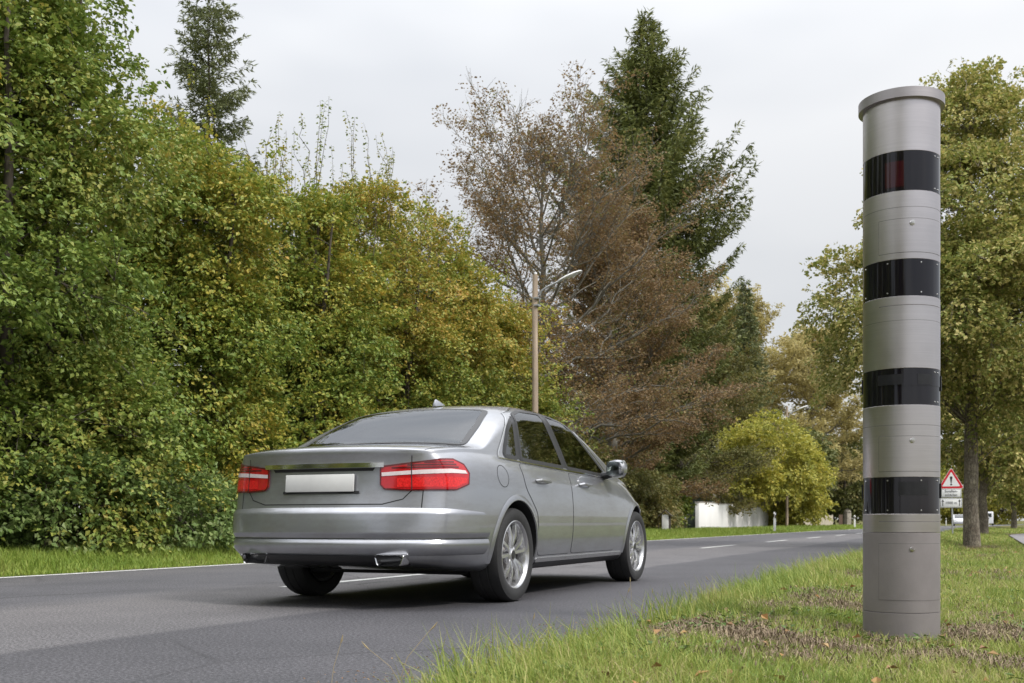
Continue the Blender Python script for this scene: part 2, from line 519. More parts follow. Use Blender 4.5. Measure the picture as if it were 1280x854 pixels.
# seed stalks standing up along the road edge
mb = MB()
rs = random.Random(5)
for (L, s, h) in [(2.0, 3.05, .17), (1.86, 3.25, .20), (1.9, 3.35, .12), (1.8, 5.55, .2), (1.75, 5.6, .25), (1.72, 5.8, .18), (1.7, 6.8, .16), (1.8, 7.9, .15), (1.82, 4.3, .16), (1.8, 8.8, .2), (1.75, 10.3, .2)]:
    x, y = W2(L, s); a = rs.uniform(-.5, .5)
    p = Vector((float(x), float(y), 0)); q = p + Vector((a * .08, rs.uniform(-.03, .03), h * .55)); e = p + Vector((a * .25, rs.uniform(-.05, .05), h))
    mb.tube([p, q, e], [0.0012, 0.001, 0.0008], 4)
    mb.tube([e, e + Vector((a * .03, 0, .012)), e + Vector((a * .06, 0, .03))], [0.001, 0.0035, 0.0008], 5)
o = mb.build("seed_stalks", simple("dry_stalk", (0.30, 0.24, 0.13), 0.8))
tag(o, "dry seed stalks sticking up out of the grass at the road edge", "grass", None, "stuff")

# dead thatch and clods on the bare patches
def thatch(n, Lr, sr, size):
    L = Lr[0] + (Lr[1] - Lr[0]) * rng.rand(n); s = sr[0] + (sr[1] - sr[0]) * rng.rand(n)
    k = rng.rand(n) < (bare(L, s) * 0.72 + 0.10 + 0.32 * np.clip(fbm(L * 2.6 + 60, s * 2.6, 4) - 0.46, 0, 1) * 2.2)
    L, s = L[k], s[k]; n = len(L)
    X, Y = W2(L, s)
    hump = 0.03 * np.clip(fbm(L * 6, s * 6, 3) - 0.35, 0, 1) * 2
    return blades(X, Y, ground_z(L, s) - 0.004 + hump * rng.rand(n), size * (0.5 + rng.rand(n)), 0.004 + 0.003 * rng.rand(n), 0.95 + 0.35 * rng.rand(n), rng.rand(n) * 6.28)
V, F3, F4 = merge([thatch(64000, (-1.2, 1.72), (2.6, 8.4), 0.055), thatch(22000, (-1.2, 1.6), (8, 30), 0.09)])
m_thatch = leaf_mat("dead_grass", [(0.0, (0.085, 0.06, 0.04)), (0.4, (0.17, 0.125, 0.085)), (0.72, (0.26, 0.20, 0.13)), (1.0, (0.38, 0.31, 0.20))], trans=0.1, nscale=3, mixn=0.35, rough=0.8)
tag(link("dead_grass", np_mesh("dead_grass", V, F3, F4), m_thatch), "brown dead grass lying over worn patches of the verge", "dead grass", None, "stuff")

# far verge
def far_band(sa, sb, dens, wd, hs):
    n = int((sb - sa) * 2.9 * dens)
    s = sa + (sb - sa) * rng.rand(n); L = R1 - 0.06 + 3.0 * rng.rand(n)
    X, Y = W2(L, s)
    patch = fbm(L * .8, s * .8, 3)
    H = hs * (0.4 + 0.9 * rng.rand(n)) * (0.5 + patch) * (0.45 + 0.55 * sm(R1, R1 + 0.7, L))
    return blades(X, Y, ground_z(L, s) - 0.01, H, wd * (0.7 + 0.7 * rng.rand(n)), 0.2 + 0.7 * rng.rand(n), rng.rand(n) * 6.28)
m_grass2 = leaf_mat("far_grass_blades", [(0.0, (0.13, 0.215, 0.03)), (0.4, (0.21, 0.30, 0.046)), (0.75, (0.30, 0.36, 0.07)), (1.0, (0.32, 0.32, 0.11))], trans=0.3, nscale=0.7, mixn=0.4, rough=0.55)
V, F3, F4 = merge([far_band(3, 22, 1500, 0.009, 0.15), far_band(22, 50, 420, 0.018, 0.16), far_band(50, 130, 130, 0.04, 0.17)])
tag(link("far_verge_grass", np_mesh("far_verge_grass", V, F3, F4), m_grass2), "bright green grass strip between the road and the hedge trees", "grass", None, "stuff")

# fallen leaves lying in the near verge
def leaf_cards(P, T, Nn, Ln, Wd, fold=0.12):
    T = T / np.linalg.norm(T, axis=1, keepdims=True)
    B = np.cross(Nn, T); B /= (np.linalg.norm(B, axis=1, keepdims=True) + 1e-9)
    Nn = np.cross(T, B)
    Ln = np.broadcast_to(np.asarray(Ln, float), (len(P),))[:, None]; Wd = np.broadcast_to(np.asarray(Wd, float), (len(P),))[:, None]
    a = P + T * Ln * 0.42 + B * Wd * 0.5 + Nn * Wd * fold
    c = P + T * Ln * 0.42 - B * Wd * 0.5 + Nn * Wd * fold
    t = P + T * Ln - Nn * Ln * 0.10
    V = np.stack([P, a, t, c], 1).reshape(-1, 3)
    b = (np.arange(len(P)) * 4)[:, None]
    F = np.concatenate([b + np.array([0, 2, 1]), b + np.array([0, 3, 2])], 1).reshape(-1, 3)
    return V, F
n = 420
L = R0 - np.abs(rng.rand(n) * 2.9); s = 3 + rng.rand(n) ** 1.5 * 24
X, Y = W2(L, s)
P = np.stack([X, Y, ground_z(L, s) + 0.02 + 0.03 * rng.rand(n)], -1)
az = rng.rand(n) * 6.28
T = np.stack([np.cos(az), np.sin(az), rng.randn(n) * .3], -1)
Nn = np.stack([rng.randn(n) * .35, rng.randn(n) * .35 - .2, np.ones(n)], -1)
V, F = leaf_cards(P, T, Nn, 0.035 + 0.03 * rng.rand(n), 0.022 + 0.02 * rng.rand(n), 0.3)
m_fl = leaf_mat("fallen_leaf", [(0.0, (0.12, 0.06, 0.03)), (0.45, (0.24, 0.13, 0.055)), (0.8, (0.34, 0.19, 0.06)), (1.0, (0.42, 0.31, 0.16))], trans=0.1, mixn=0.1)
tag(link("fallen_leaves", np_mesh("fallen_leaves", V, F, smooth=False), m_fl), "scattered brown and orange fallen leaves in the verge grass", "leaves", None, "stuff")

# small broad-leaved weeds among the grass
n = 5200
Y = 3.1 + 7.5 * rng.rand(n) ** 1.4; X = Y * TA - 1.9 + rng.rand(n) * 3.6
cx = fbm(X * 1.9 + 40, Y * 1.9, 3); k = cx > 0.5
X, Y = X[k], Y[k]; L, s = inv2(X, Y)
k = (L < R0 - .1) & (np.hypot(X - 2.0, Y - 5.57) > 0.24); X, Y, L, s = X[k], Y[k], L[k], s[k]; n = len(X)
az = rng.rand(n) * 6.28
P = np.stack([X, Y, ground_z(L, s) + 0.012 + 0.03 * rng.rand(n)], -1)
T = np.stack([np.cos(az), np.sin(az), 0.35 + rng.randn(n) * .2], -1)
V, F = leaf_cards(P, T, np.stack([rng.randn(n) * .3, rng.randn(n) * .3, np.ones(n)], -1), 0.022 + 0.03 * rng.rand(n), 0.014 + 0.012 * rng.rand(n), 0.2)
m_weed = leaf_mat("weed_leaf", [(0.0, (0.05, 0.10, 0.02)), (0.6, (0.10, 0.17, 0.035)), (1.0, (0.19, 0.22, 0.06))], trans=0.2, mixn=.3)
tag(link("weeds", np_mesh("weeds", V, F, smooth=False), m_weed), "low broad leaved weeds between the verge grass", "weeds", None, "stuff")
# grit and leaf scraps on the asphalt along the verge
n = 2600
s = 2.5 + rng.rand(n) ** 1.5 * 26; L = R0 + np.abs(rng.randn(n)) * 0.22
X, Y = W2(L, s); az = rng.rand(n) * 6.28
P = np.stack([X, Y, 0.006 + 0.004 * rng.rand(n)], -1)
T = np.stack([np.cos(az), np.sin(az), rng.randn(n) * .15], -1)
V, F = leaf_cards(P, T, np.stack([rng.randn(n) * .2, rng.randn(n) * .2, np.ones(n)], -1), 0.006 + 0.016 * rng.rand(n) ** 2, 0.004 + 0.008 * rng.rand(n) ** 2, 0.3)
tag(link("verge_litter", np_mesh("verge_litter", V, F, smooth=False), m_fl), "grit and leaf scraps along the near asphalt edge", "litter", None, "stuff")
# ================================================================== TREES AND SHRUBS
m_bark_grey = simple("bark_grey", (0.20, 0.175, 0.145), 0.9, var=0.4, scale=9, bump=0.8, bscale=16, stretch=(1, 1, 0.3))
m_bark_dark = simple("bark_dark", (0.085, 0.07, 0.055), 0.9, var=0.4, scale=9, bump=0.8, bscale=16, stretch=(1, 1, 0.3))
m_bark_beech = simple("bark_beech", (0.16, 0.15, 0.125), 0.85, var=0.3, scale=5, bump=0.4, bscale=12)
m_bark_linden, nt, b = new_mat("bark_linden")
tv = nt.nodes.new("ShaderNodeTexVoronoi"); tv.inputs['Scale'].default_value = 22; tv.feature = 'DISTANCE_TO_EDGE'
tcn = nt.nodes.new("ShaderNodeTexCoord"); mpn = nt.nodes.new("ShaderNodeMapping"); mpn.inputs['Scale'].default_value = (1, 1, 0.28)
tnn = noise(nt, 6, 5, 0.7); mxv = nt.nodes.new("ShaderNodeMix"); mxv.data_type = 'VECTOR'; mxv.inputs[0].default_value = 0.15
nt.links.new(tcn.outputs['Object'], mpn.inputs[0]); nt.links.new(mpn.outputs[0], mxv.inputs[4]); nt.links.new(tnn.outputs['Color'], mxv.inputs[5])
nt.links.new(mxv.outputs[1], tv.inputs['Vector'])
rb = ramp(nt, [(0.0, (0.085, 0.07, 0.055)), (0.12, (0.21, 0.18, 0.145)), (0.5, (0.31, 0.275, 0.225))])
nt.links.new(tv.outputs['Distance'], rb.inputs[0])
tl = noise(nt, 3.2, 5, 0.65); rl = ramp(nt, [(0.35, (0.68, 0.64, 0.6)), (0.5, (0.95, 0.95, 0.92)), (0.68, (1.3, 1.32, 1.18))])
nt.links.new(tl.outputs['Fac'], rl.inputs[0])
mlx = nt.nodes.new("ShaderNodeMix"); mlx.data_type = 'RGBA'; mlx.blend_type = 'MULTIPLY'; mlx.inputs[0].default_value = 1
nt.links.new(rb.outputs[0], mlx.inputs[6]); nt.links.new(rl.outputs[0], mlx.inputs[7])
nt.links.new(mlx.outputs[2], b.inputs['Base Color']); b.inputs['Roughness'].default_value = 0.9
bp = nt.nodes.new("ShaderNodeBump"); bp.inputs['Distance'].default_value = 0.02; bp.inputs['Strength'].default_value = 0.7
nt.links.new(tv.outputs['Distance'], bp.inputs['Height']); nt.links.new(bp.outputs[0], b.inputs['Normal'])

G = {}
G['maple_dark'] = leaf_mat("leaf_maple_green", [(0.0, (0.086, 0.142, 0.030)), (0.30, (0.149, 0.222, 0.042)), (0.58, (0.226, 0.284, 0.055)), (0.78, (0.327, 0.323, 0.070)), (0.92, (0.428, 0.329, 0.075)), (0.98, (0.680, 0.477, 0.040)), (1.0, (0.594, 0.295, 0.060))], 0.25, nscale=.45, mixn=.5)
G['maple_yellow'] = leaf_mat("leaf_maple_yellowing", [(0.0, (0.084, 0.148, 0.027)), (0.26, (0.146, 0.217, 0.038)), (0.48, (0.232, 0.281, 0.048)), (0.66, (0.367, 0.345, 0.059)), (0.84, (0.508, 0.382, 0.067)), (0.95, (0.540, 0.307, 0.067)), (1.0, (0.680, 0.488, 0.048))], 0.25, nscale=.45, mixn=.55)
G['hornbeam'] = leaf_mat("leaf_hornbeam", [(0.0, (0.089, 0.148, 0.028)), (0.26, (0.157, 0.217, 0.038)), (0.46, (0.254, 0.281, 0.049)), (0.64, (0.394, 0.334, 0.063)), (0.82, (0.497, 0.329, 0.071)), (0.94, (0.497, 0.260, 0.076)), (1.0, (0.680, 0.445, 0.057))], 0.25, nscale=.45, mixn=.55)
G['elder'] = leaf_mat("leaf_elder", [(0.0, (0.094, 0.150, 0.037)), (0.5, (0.150, 0.225, 0.060)), (0.85, (0.225, 0.281, 0.094)), (1.0, (0.350, 0.312, 0.150))], 0.3)
G['linden'] = leaf_mat("leaf_linden", [(0.0, (0.126, 0.170, 0.041)), (0.3, (0.219, 0.255, 0.057)), (0.55, (0.331, 0.326, 0.089)), (0.75, (0.491, 0.425, 0.148)), (0.9, (0.612, 0.528, 0.224)), (1.0, (0.609, 0.368, 0.095))], 0.33, mixn=.3)
G['beech'] = leaf_mat("leaf_copper_beech", [(0.0, (0.120, 0.080, 0.042)), (0.30, (0.195, 0.126, 0.062)), (0.54, (0.262, 0.168, 0.078)), (0.70, (0.255, 0.192, 0.078)), (0.84, (0.205, 0.205, 0.066)), (1.0, (0.165, 0.200, 0.056))], 0.33, nscale=.35, mixn=.5)
G['fir'] = leaf_mat("needles_fir", [(0.0, (0.094, 0.121, 0.042)), (0.5, (0.163, 0.189, 0.059)), (0.85, (0.250, 0.252, 0.078)), (1.0, (0.362, 0.315, 0.114))], 0.2)
G['spruce'] = leaf_mat("needles_spruce", [(0.0, (0.105, 0.130, 0.062)), (0.5, (0.170, 0.195, 0.086)), (1.0, (0.28, 0.285, 0.13))], 0.2)
G['yellow'] = leaf_mat("leaf_bright_yellow_green", [(0.0, (0.159, 0.195, 0.042)), (0.3, (0.284, 0.296, 0.054)), (0.65, (0.450, 0.417, 0.072)), (1.0, (0.626, 0.497, 0.102))], 0.35)
G['olive'] = leaf_mat("leaf_olive_brown", [(0.0, (0.085, 0.098, 0.034)), (0.4, (0.150, 0.155, 0.046)), (0.75, (0.225, 0.190, 0.060)), (1.0, (0.29, 0.205, 0.075))], 0.33, nscale=.3, mixn=.5)
G['golden'] = leaf_mat("leaf_golden_brown", [(0.0, (0.276, 0.247, 0.101)), (0.35, (0.414, 0.358, 0.155)), (0.7, (0.552, 0.468, 0.203)), (1.0, (0.575, 0.572, 0.203))], 0.4, nscale=.2, mixn=.5)
G['dark'] = leaf_mat("leaf_dark_wood", [(0.0, (0.075, 0.101, 0.031)), (0.5, (0.144, 0.161, 0.047)), (1.0, (0.254, 0.229, 0.070))], 0.25)

def nrm(a):
    return a / (np.linalg.norm(a, axis=-1, keepdims=True) + 1e-9)

def spray_leaves(rng, P, A, n_leaf, spread, Ln, Wd, flat=0.35, droop=0.25):
    """P spray origins, A spray axes: leaves set alternately along each axis, in a flattish fan"""
    m = len(P)
    A = nrm(A)
    up = np.tile(np.array([0, 0, 1.0]), (m, 1)) + rng.randn(m, 3) * flat
    B = nrm(np.cross(up, A)); U = np.cross(A, B)
    t = rng.rand(m, n_leaf)
    sgn = np.where(np.arange(n_leaf) % 2 == 0, 1.0, -1.0)[None, :] * (0.25 + 0.75 * rng.rand(m, n_leaf))
    wid = spread[:, None] * 0.55 * np.sin(np.pi * np.clip(t * .9 + .1, 0, 1)) ** .7
    off = (A[:, None] * (t * spread[:, None])[..., None] + B[:, None] * (sgn * wid)[..., None]
           + U[:, None] * (rng.randn(m, n_leaf) * 0.10 * spread[:, None])[..., None])
    off[..., 2] -= droop * spread[:, None] * t ** 2
    Q = (P[:, None] + off).reshape(-1, 3)
    T = (A[:, None] * 0.55 + B[:, None] * np.sign(sgn)[..., None] * 0.8 + rng.randn(m, n_leaf, 3) * 0.35)
    T[..., 2] -= 0.35
    Nn = U[:, None] + rng.randn(m, n_leaf, 3) * 0.45
    T = nrm(T).reshape(-1, 3); Nn = Nn.reshape(-1, 3)
    k = len(Q)
    sc = 0.6 + 0.65 * rng.rand(k)
    return leaf_cards(Q, T, Nn, Ln * sc, Wd * sc, 0.14)

class Tubes:
    """many thin tapered branches in ONE mesh (fast)"""
    def __init__(s): s.V, s.F, s.o = [], [], 0
    def add(s, pts, r0, r1, n=5):
        pts = np.asarray(pts, float); k = len(pts)
        tg = np.gradient(pts, axis=0); tg = nrm(tg)
        ref = np.array([0.31, 0.17, 0.93]) if abs(tg[0][2]) < 0.9 else np.array([1, 0.1, 0])
        a = nrm(np.cross(tg, ref)); b = np.cross(tg, a)
        th = np.arange(n) * 2 * np.pi / n
        r = np.linspace(r0, r1, k)[:, None, None] if np.isscalar(r0) else np.asarray(r0)[:, None, None]
        V = pts[:, None] + (a[:, None] * np.cos(th)[None, :, None] + b[:, None] * np.sin(th)[None, :, None]) * r
        i = (np.arange(k - 1)[:, None] * n + np.arange(n)[None]); j = (np.arange(k - 1)[:, None] * n + (np.arange(n)[None] + 1) % n)
        F = np.stack([i, j, j + n, i + n], -1).reshape(-1, 4)
        s.V.append(V.reshape(-1, 3)); s.F.append(F + s.o); s.o += k * n
    def mesh(s, name):
        return np_mesh(name, np.concatenate(s.V), F4=np.concatenate(s.F))

def curve(p, q, sag=0.0, side=None, n=5, rng=None, wob=0.0):
    t = np.linspace(0, 1, n)[:, None]
    c = np.asarray(p)[None] * (1 - t) + np.asarray(q)[None] * t
    c[:, 2] += sag * 4 * (t * (1 - t))[:, 0]
    if rng is not None and wob:
        c[1:-1] += rng.randn(n - 2, 3) * wob
    return c

def crown_tree(name, label, cat, L, s, ells, n_bough, sprays, leaves, leaf, mat, bark, seed, trunk_h, trunk_r, bough_r=0.75, spray_len=0.45, stems=1,
               group=None, droop=0.25, shoots=0, shoot_h=1.2, inner=0.62, flare=True, zmin=0.3, trunk_name="trunk", lean=(0, 0), rough=0.0, dome=.55):
    """ells: list of (dL, ds, z, rL, rs, rz) ellipsoids that the boughs fill, biased to the outside"""
    rng = np.random.RandomState(seed)
    base = P3(L, s)
    root = thing(name, label, cat, base, 0, group)
    dv = np.array([SA, CA, 0]); nv = np.array([-CA, SA, 0])
    E = np.array(ells, float)
    wts = (E[:, 3] * E[:, 4] * E[:, 5]) ** 0.67; wts /= wts.sum()
    cen, outd = [], []
    tries = 0
    while len(cen) < n_bough and tries < n_bough * 40:
        tries += 1
        e = E[rng.choice(len(E), p=wts)]
        u = nrm(rng.randn(3)); rr = inner + (1 - inner) * rng.rand() ** 0.6 * (1 + rough * rng.randn())
        q = np.array([e[0] + u[0] * e[3] * rr, e[1] + u[1] * e[4] * rr, e[2] + u[2] * e[5] * rr])
        if q[2] < zmin: continue
        bad = False
        for f in E:
            d = ((q[0] - f[0]) / f[3]) ** 2 + ((q[1] - f[1]) / f[4]) ** 2 + ((q[2] - f[2]) / f[5]) ** 2
            if d < (inner * 0.8) ** 2: bad = True
        if bad: continue
        cen.append(nv * q[0] + dv * q[1] + np.array([0, 0, q[2]]))
        outd.append(nrm(nv * u[0] / e[3] + dv * u[1] / e[4] + np.array([0, 0, u[2] / e[5]])))
    cen = np.array(cen); outd = np.array(outd)
    # each bough: a shallow dome of sprays facing outward and up
    m = len(cen)
    bn = nrm(outd * 0.65 + np.array([0, 0, 0.75]) + rng.randn(m, 3) * 0.2)
    b1 = nrm(np.cross(bn, np.tile([0.3, 0.8, 0.1], (m, 1)))); b2 = np.cross(bn, b1)
    br = bough_r * (0.45 + 0.95 * rng.rand(m) ** 1.3)
    th = rng.rand(m, sprays) * 2 * np.pi; ra = np.sqrt(rng.rand(m, sprays))
    rd = (b1[:, None] * np.cos(th)[..., None] + b2[:, None] * np.sin(th)[..., None])
    Pp = cen[:, None] + rd * (ra * br[:, None])[..., None] - bn[:, None] * ((ra ** 2) * br[:, None] * dome)[..., None] + rng.randn(m, sprays, 3) * 0.10 * br[:, None, None]
    Ax = rd * 0.7 + outd[:, None] * 0.6 + np.array([0, 0, 0.15]) + rng.randn(m, sprays, 3) * 0.3
    Pp = Pp.reshape(-1, 3); Ax = Ax.reshape(-1, 3)
    sl = spray_len * (0.6 + 0.7 * rng.rand(len(Pp)))
    keep = Pp[:, 2] > zmin * 0.6
    V, F = spray_leaves(rng, Pp[keep], Ax[keep], leaves, sl[keep], leaf, leaf * 0.72, droop=droop)
    tb = Tubes()
    # stems and branches
    st = []
    for i in range(stems):
        a = rng.rand() * 6.28; rr = 0 if stems == 1 else 0.35 + 0.3 * rng.rand()
        b0 = np.array([math.cos(a) * rr, math.sin(a) * rr, -0.1])
        tp = b0 * (1 if stems == 1 else 3.0 if trunk_r > .1 else .9) + nv * lean[0] + dv * lean[1] + np.array([rng.randn() * .12, rng.randn() * .12, trunk_h * (0.9 + 0.15 * rng.rand())])
        c = curve(b0, tp, 0, None, 12, rng, 0.02 * trunk_h / 6)
        c[0] = b0
        k = np.linspace(0, 1, 12)
        r = trunk_r * (1 if stems == 1 else 0.55 + .4 * rng.rand()) * (1 - 0.85 * k ** 1.2)
        if flare: r[0] *= 1.16
        tb.add(c, r, None, 14 if stems == 1 else 7)
        st.append(c)
    mats = bark
    trunk = tb
    bb = Tubes()
    for i in range(m):
        c = st[rng.randint(len(st))]
        zt = np.clip(cen[i][2] - 0.35 * np.linalg.norm(cen[i][:2]) - 0.3, c[1][2] + .4, c[-1][2])
        j = np.argmin(np.abs(c[:, 2] - zt))
        pth = curve(c[j], cen[i] - outd[i] * br[i] * .7, 0.12 * np.linalg.norm(cen[i] - c[j]) * .3, None, 6, rng, 0.05)
        bb.add(pth, trunk_r * 0.06 + 0.004, 0.004, 4)
    # twigs to a share of the sprays
    for q in rng.choice(len(Pp), min(len(Pp), m * 3), replace=False):
        i = q // sprays
        bb.add(np.stack([cen[i] - bn[i] * br[i] * .3, (cen[i] + Pp[q]) / 2 + rng.randn(3) * .03, Pp[q] + nrm(Ax[q]) * sl[q] * .7]), 0.007, 0.003, 3)
    if shoots:
        sv, sf, o = [V], [F], len(V)
        topi = np.argsort(-cen[:, 2])[:max(8, m // 5)]
        for q in range(shoots):
            i = topi[rng.randint(len(topi))]
            p = cen[i] + rng.randn(3) * .4 * bough_r; h = shoot_h * (0.5 + 0.8 * rng.rand())
            e = p + np.array([rng.randn() * .15 * h, rng.randn() * .15 * h, h])
            bb.add(curve(p, e, 0, None, 5, rng, .05), 0.010, 0.003, 3)
            n = int(14 + 22 * h); t = rng.rand(n) ** .8
            Q = p[None] * (1 - t[:, None]) + e[None] * t[:, None]
            az = rng.rand(n) * 6.28
            T = np.stack([np.cos(az), np.sin(az), -0.2 + 0 * az], -1)
            v, f = leaf_cards(Q + T * .02, T, np.tile([0, 0, 1.0], (n, 1)) + rng.randn(n, 3) * .4, leaf * 0.9 * (0.6 + .5 * rng.rand(n)), leaf * .6, .14)
            sv.append(v); sf.append(f + o); o += len(v)
        V, F = np.concatenate(sv), np.concatenate(sf)
    link(trunk_name, trunk.mesh(trunk_name), bark, root)
    link("branches", bb.mesh("branches"), bark, root)
    link("crown", np_mesh("crown", V, F, smooth=False), mat, root)
    return root

def limb_tree(name, label, cat, L, s, height, trunk_r, first, limbs, spread, mat, bark, seed, leaf, n_leaf, sub=9, tw=6, up=0.9, group=None, tip_bare=0.0, flatness=0.18, top_spread=0.35, spray=0.6, aside=(0, 0)):
    """a tree whose limbs show: trunk > limbs > branches > twigs > leaves"""
    rng = np.random.RandomState(seed)
    root = thing(name, label, cat, P3(L, s), 0, group)
    tb, bb = Tubes(), Tubes()
    c = curve(np.array([0, 0, -0.1]), np.array([aside[0], aside[1], height]), 0, None, 14, rng, 0.12)
    c[0] = (0, 0, -.1)
    r = trunk_r * (1 - 0.93 * np.linspace(0, 1, 14) ** 0.9); r[0] *= 1.4
    tb.add(c, r, None, 12)
    P, A, SL = [], [], []
    for i in range(limbs):
        f = (i + rng.rand() * .7) / limbs
        z = first + (height * 0.93 - first) * f ** 0.9
        j = int(np.clip(z / height * 13, 1, 12)); o = c[j] + (c[min(j + 1, 13)] - c[j]) * ((z / height * 13) - j)
        az = i * 2.4 + rng.randn() * .4
        reach = spread * (top_spread + (1 - top_spread) * math.sin(math.pi * min(1, (1 - f) * .62 + .0)) ** 0.8) * (0.75 + 0.4 * rng.rand())
        el = (0.35 + 0.75 * f) * up + rng.randn() * .12
        d = np.array([math.cos(az) * math.cos(el), math.sin(az) * math.cos(el), math.sin(el)])
        q = o + d * reach
        lp = curve(o, q, -0.05 * reach, None, 9, rng, reach * 0.018)
        lp[:, 2] += 0.10 * reach * np.linspace(0, 1, 9) ** 2 * (1 if f > .3 else -1.2)
        r0 = trunk_r * (0.27 - 0.17 * f)
        bb.add(lp, r0, r0 * 0.15, 7)
        for k in range(sub):
            g = 0.22 + 0.78 * (k + rng.rand()) / sub
            jj = min(7, int(g * 8)); bo = lp[jj] + (lp[jj + 1] - lp[jj]) * (g * 8 - jj)
            ld = nrm(lp[jj + 1] - lp[jj]); sdv = nrm(np.cross(ld, [0, 0, 1.0])) * (1 if k % 2 else -1)
            bd = nrm(ld * 0.75 + sdv * (0.75 - .3 * g) + np.array([0, 0, flatness * rng.randn() + .12]) + rng.randn(3) * .12)
            bl = reach * (0.46 - 0.26 * g) * (0.7 + .6 * rng.rand())
            bp_ = curve(bo, bo + bd * bl, 0.03 * bl, None, 6, rng, bl * .03)
            bb.add(bp_, r0 * 0.32 * (1.1 - g) + .012, 0.006, 4)
            for t in range(tw):
                h = 0.2 + 0.8 * (t + rng.rand()) / tw
                jt = min(4, int(h * 5)); to = bp_[jt] + (bp_[jt + 1] - bp_[jt]) * (h * 5 - jt)
                s2 = nrm(np.cross(bd, [0, 0, 1.0])) * (1 if t % 2 else -1)
                td = nrm(bd * .8 + s2 * .7 + rng.randn(3) * .25 + np.array([0, 0, .05]))
                tl = spray * (0.6 + .7 * rng.rand())
                bb.add(np.stack([to, to + td * tl * .5 + [0, 0, .02], to + td * tl]), 0.009, 0.004, 3)
                if rng.rand() < tip_bare * max(0, f): continue
                P.append(to); A.append(td); SL.append(tl)
    P, A, SL = np.array(P), np.array(A), np.array(SL)
    V, F = spray_leaves(rng, P, A, n_leaf, SL * 1.1, leaf, leaf * .7, flat=.15, droop=.15)
    link("trunk", tb.mesh("trunk"), bark, root)
    link("branches", bb.mesh("branches"), bark, root)
    link("crown", np_mesh("crown", V, F, smooth=False), mat, root)
    return root

def conifer(name, label, cat, L, s, height, base_r, trunk_r, mat, bark, seed, first=1.5, step=0.55, per=6, card=(0.24, 0.075), upsweep=0.12, dens=1.0, group=None, profile=0.85, gap=0.0, drop=0.2, full=1.0, vary=.5, low=1.0):
    rng = np.random.RandomState(seed)
    root = thing(name, label, cat, P3(L, s), 0, group)
    tb, bb = Tubes(), Tubes()
    c = curve(np.array([0, 0, -.1]), np.array([rng.randn() * .1, rng.randn() * .1, height]), 0, None, 12, rng, .03); c[0] = (0, 0, -.1)
    tb.add(c, trunk_r * (1 - 0.97 * np.linspace(0, 1, 12)), None, 10)
    Q, T, Nn = [], [], []
    z = first
    while z < height - 0.25:
        f = (z - first) / (height - first)
        rr = base_r * min(1.0, (1 - f) / full) ** profile * (low + (1 - low) * min(1.0, f / .5)) + 0.12
        n = per if f < .9 else max(3, per - 2)
        a0 = rng.rand() * 6.28
        for i in range(n):
            if rng.rand() < gap: continue
            az = a0 + i * 6.28 / n + rng.randn() * .22
            ln = rr * (1.15 - vary + vary * rng.rand())
            o = np.array([c[0][0], c[0][1], z + rng.randn() * step * .25])
            k = 7; t = np.linspace(0, 1, k)
            d = np.array([math.cos(az), math.sin(az), 0])
            pth = o[None] + d[None] * (t * ln)[:, None]
            pth[:, 2] += ln * (-drop * np.sin(t * 2.2) * (1 - f * 1.2) + upsweep * t ** 3 + 0.35 * f * t)
            bb.add(pth, 0.012 + trunk_r * .12 * (1 - f), 0.005, 4)
            sd = np.array([-d[1], d[0], 0])
            nb = max(4, int(ln * 5.2 * dens))
            for j in range(nb):
                g = 0.14 + 0.86 * (j + rng.rand()) / nb
                jj = min(k - 2, int(g * (k - 1))); po = pth[jj] + (pth[jj + 1] - pth[jj]) * (g * (k - 1) - jj)
                bl = (0.20 + 0.34 * ln * (1 - g) ** .8 * (0.35 if ln > 3.5 else .5)) * (0.7 + .6 * rng.rand())
                sgn = 1 if j % 2 else -1
                bd = nrm(d * 0.7 + sd * sgn * .75 + np.array([0, 0, -0.12 + rng.randn() * .18]))
                m = max(4, int(bl / card[0] * 4.2 * dens))
                tt = rng.rand(m)
                q = po[None] + bd[None] * (tt * bl)[:, None] + rng.randn(m, 3) * .035
                q[:, 2] -= 0.22 * bl * tt ** 2
                tv_ = bd[None] * .9 + rng.randn(m, 3) * .42
                tv_[:, 2] += 0.10
                Q.append(q); T.append(tv_); Nn.append(np.tile([0, 0, 1.0], (m, 1)) + rng.randn(m, 3) * .5)
        z += step * (0.75 + .5 * rng.rand()) * (1 - 0.45 * f)
    Q, T, Nn = np.concatenate(Q), np.concatenate(T), np.concatenate(Nn)
    m = len(Q)
    V, F = leaf_cards(Q, T, Nn, card[0] * (0.6 + .7 * rng.rand(m)), card[1] * (0.7 + .5 * rng.rand(m)), .1)
    link("trunk", tb.mesh("trunk"), bark, root)
    link("branches", bb.mesh("branches"), bark, root)
    link("crown", np_mesh("crown", V, F, smooth=False), mat, root)
    return root

# ------------------------------------------------------------------ the hedge of tall multi-stemmed trees along the far side
HG = "tall hedge trees along the far side of the road"
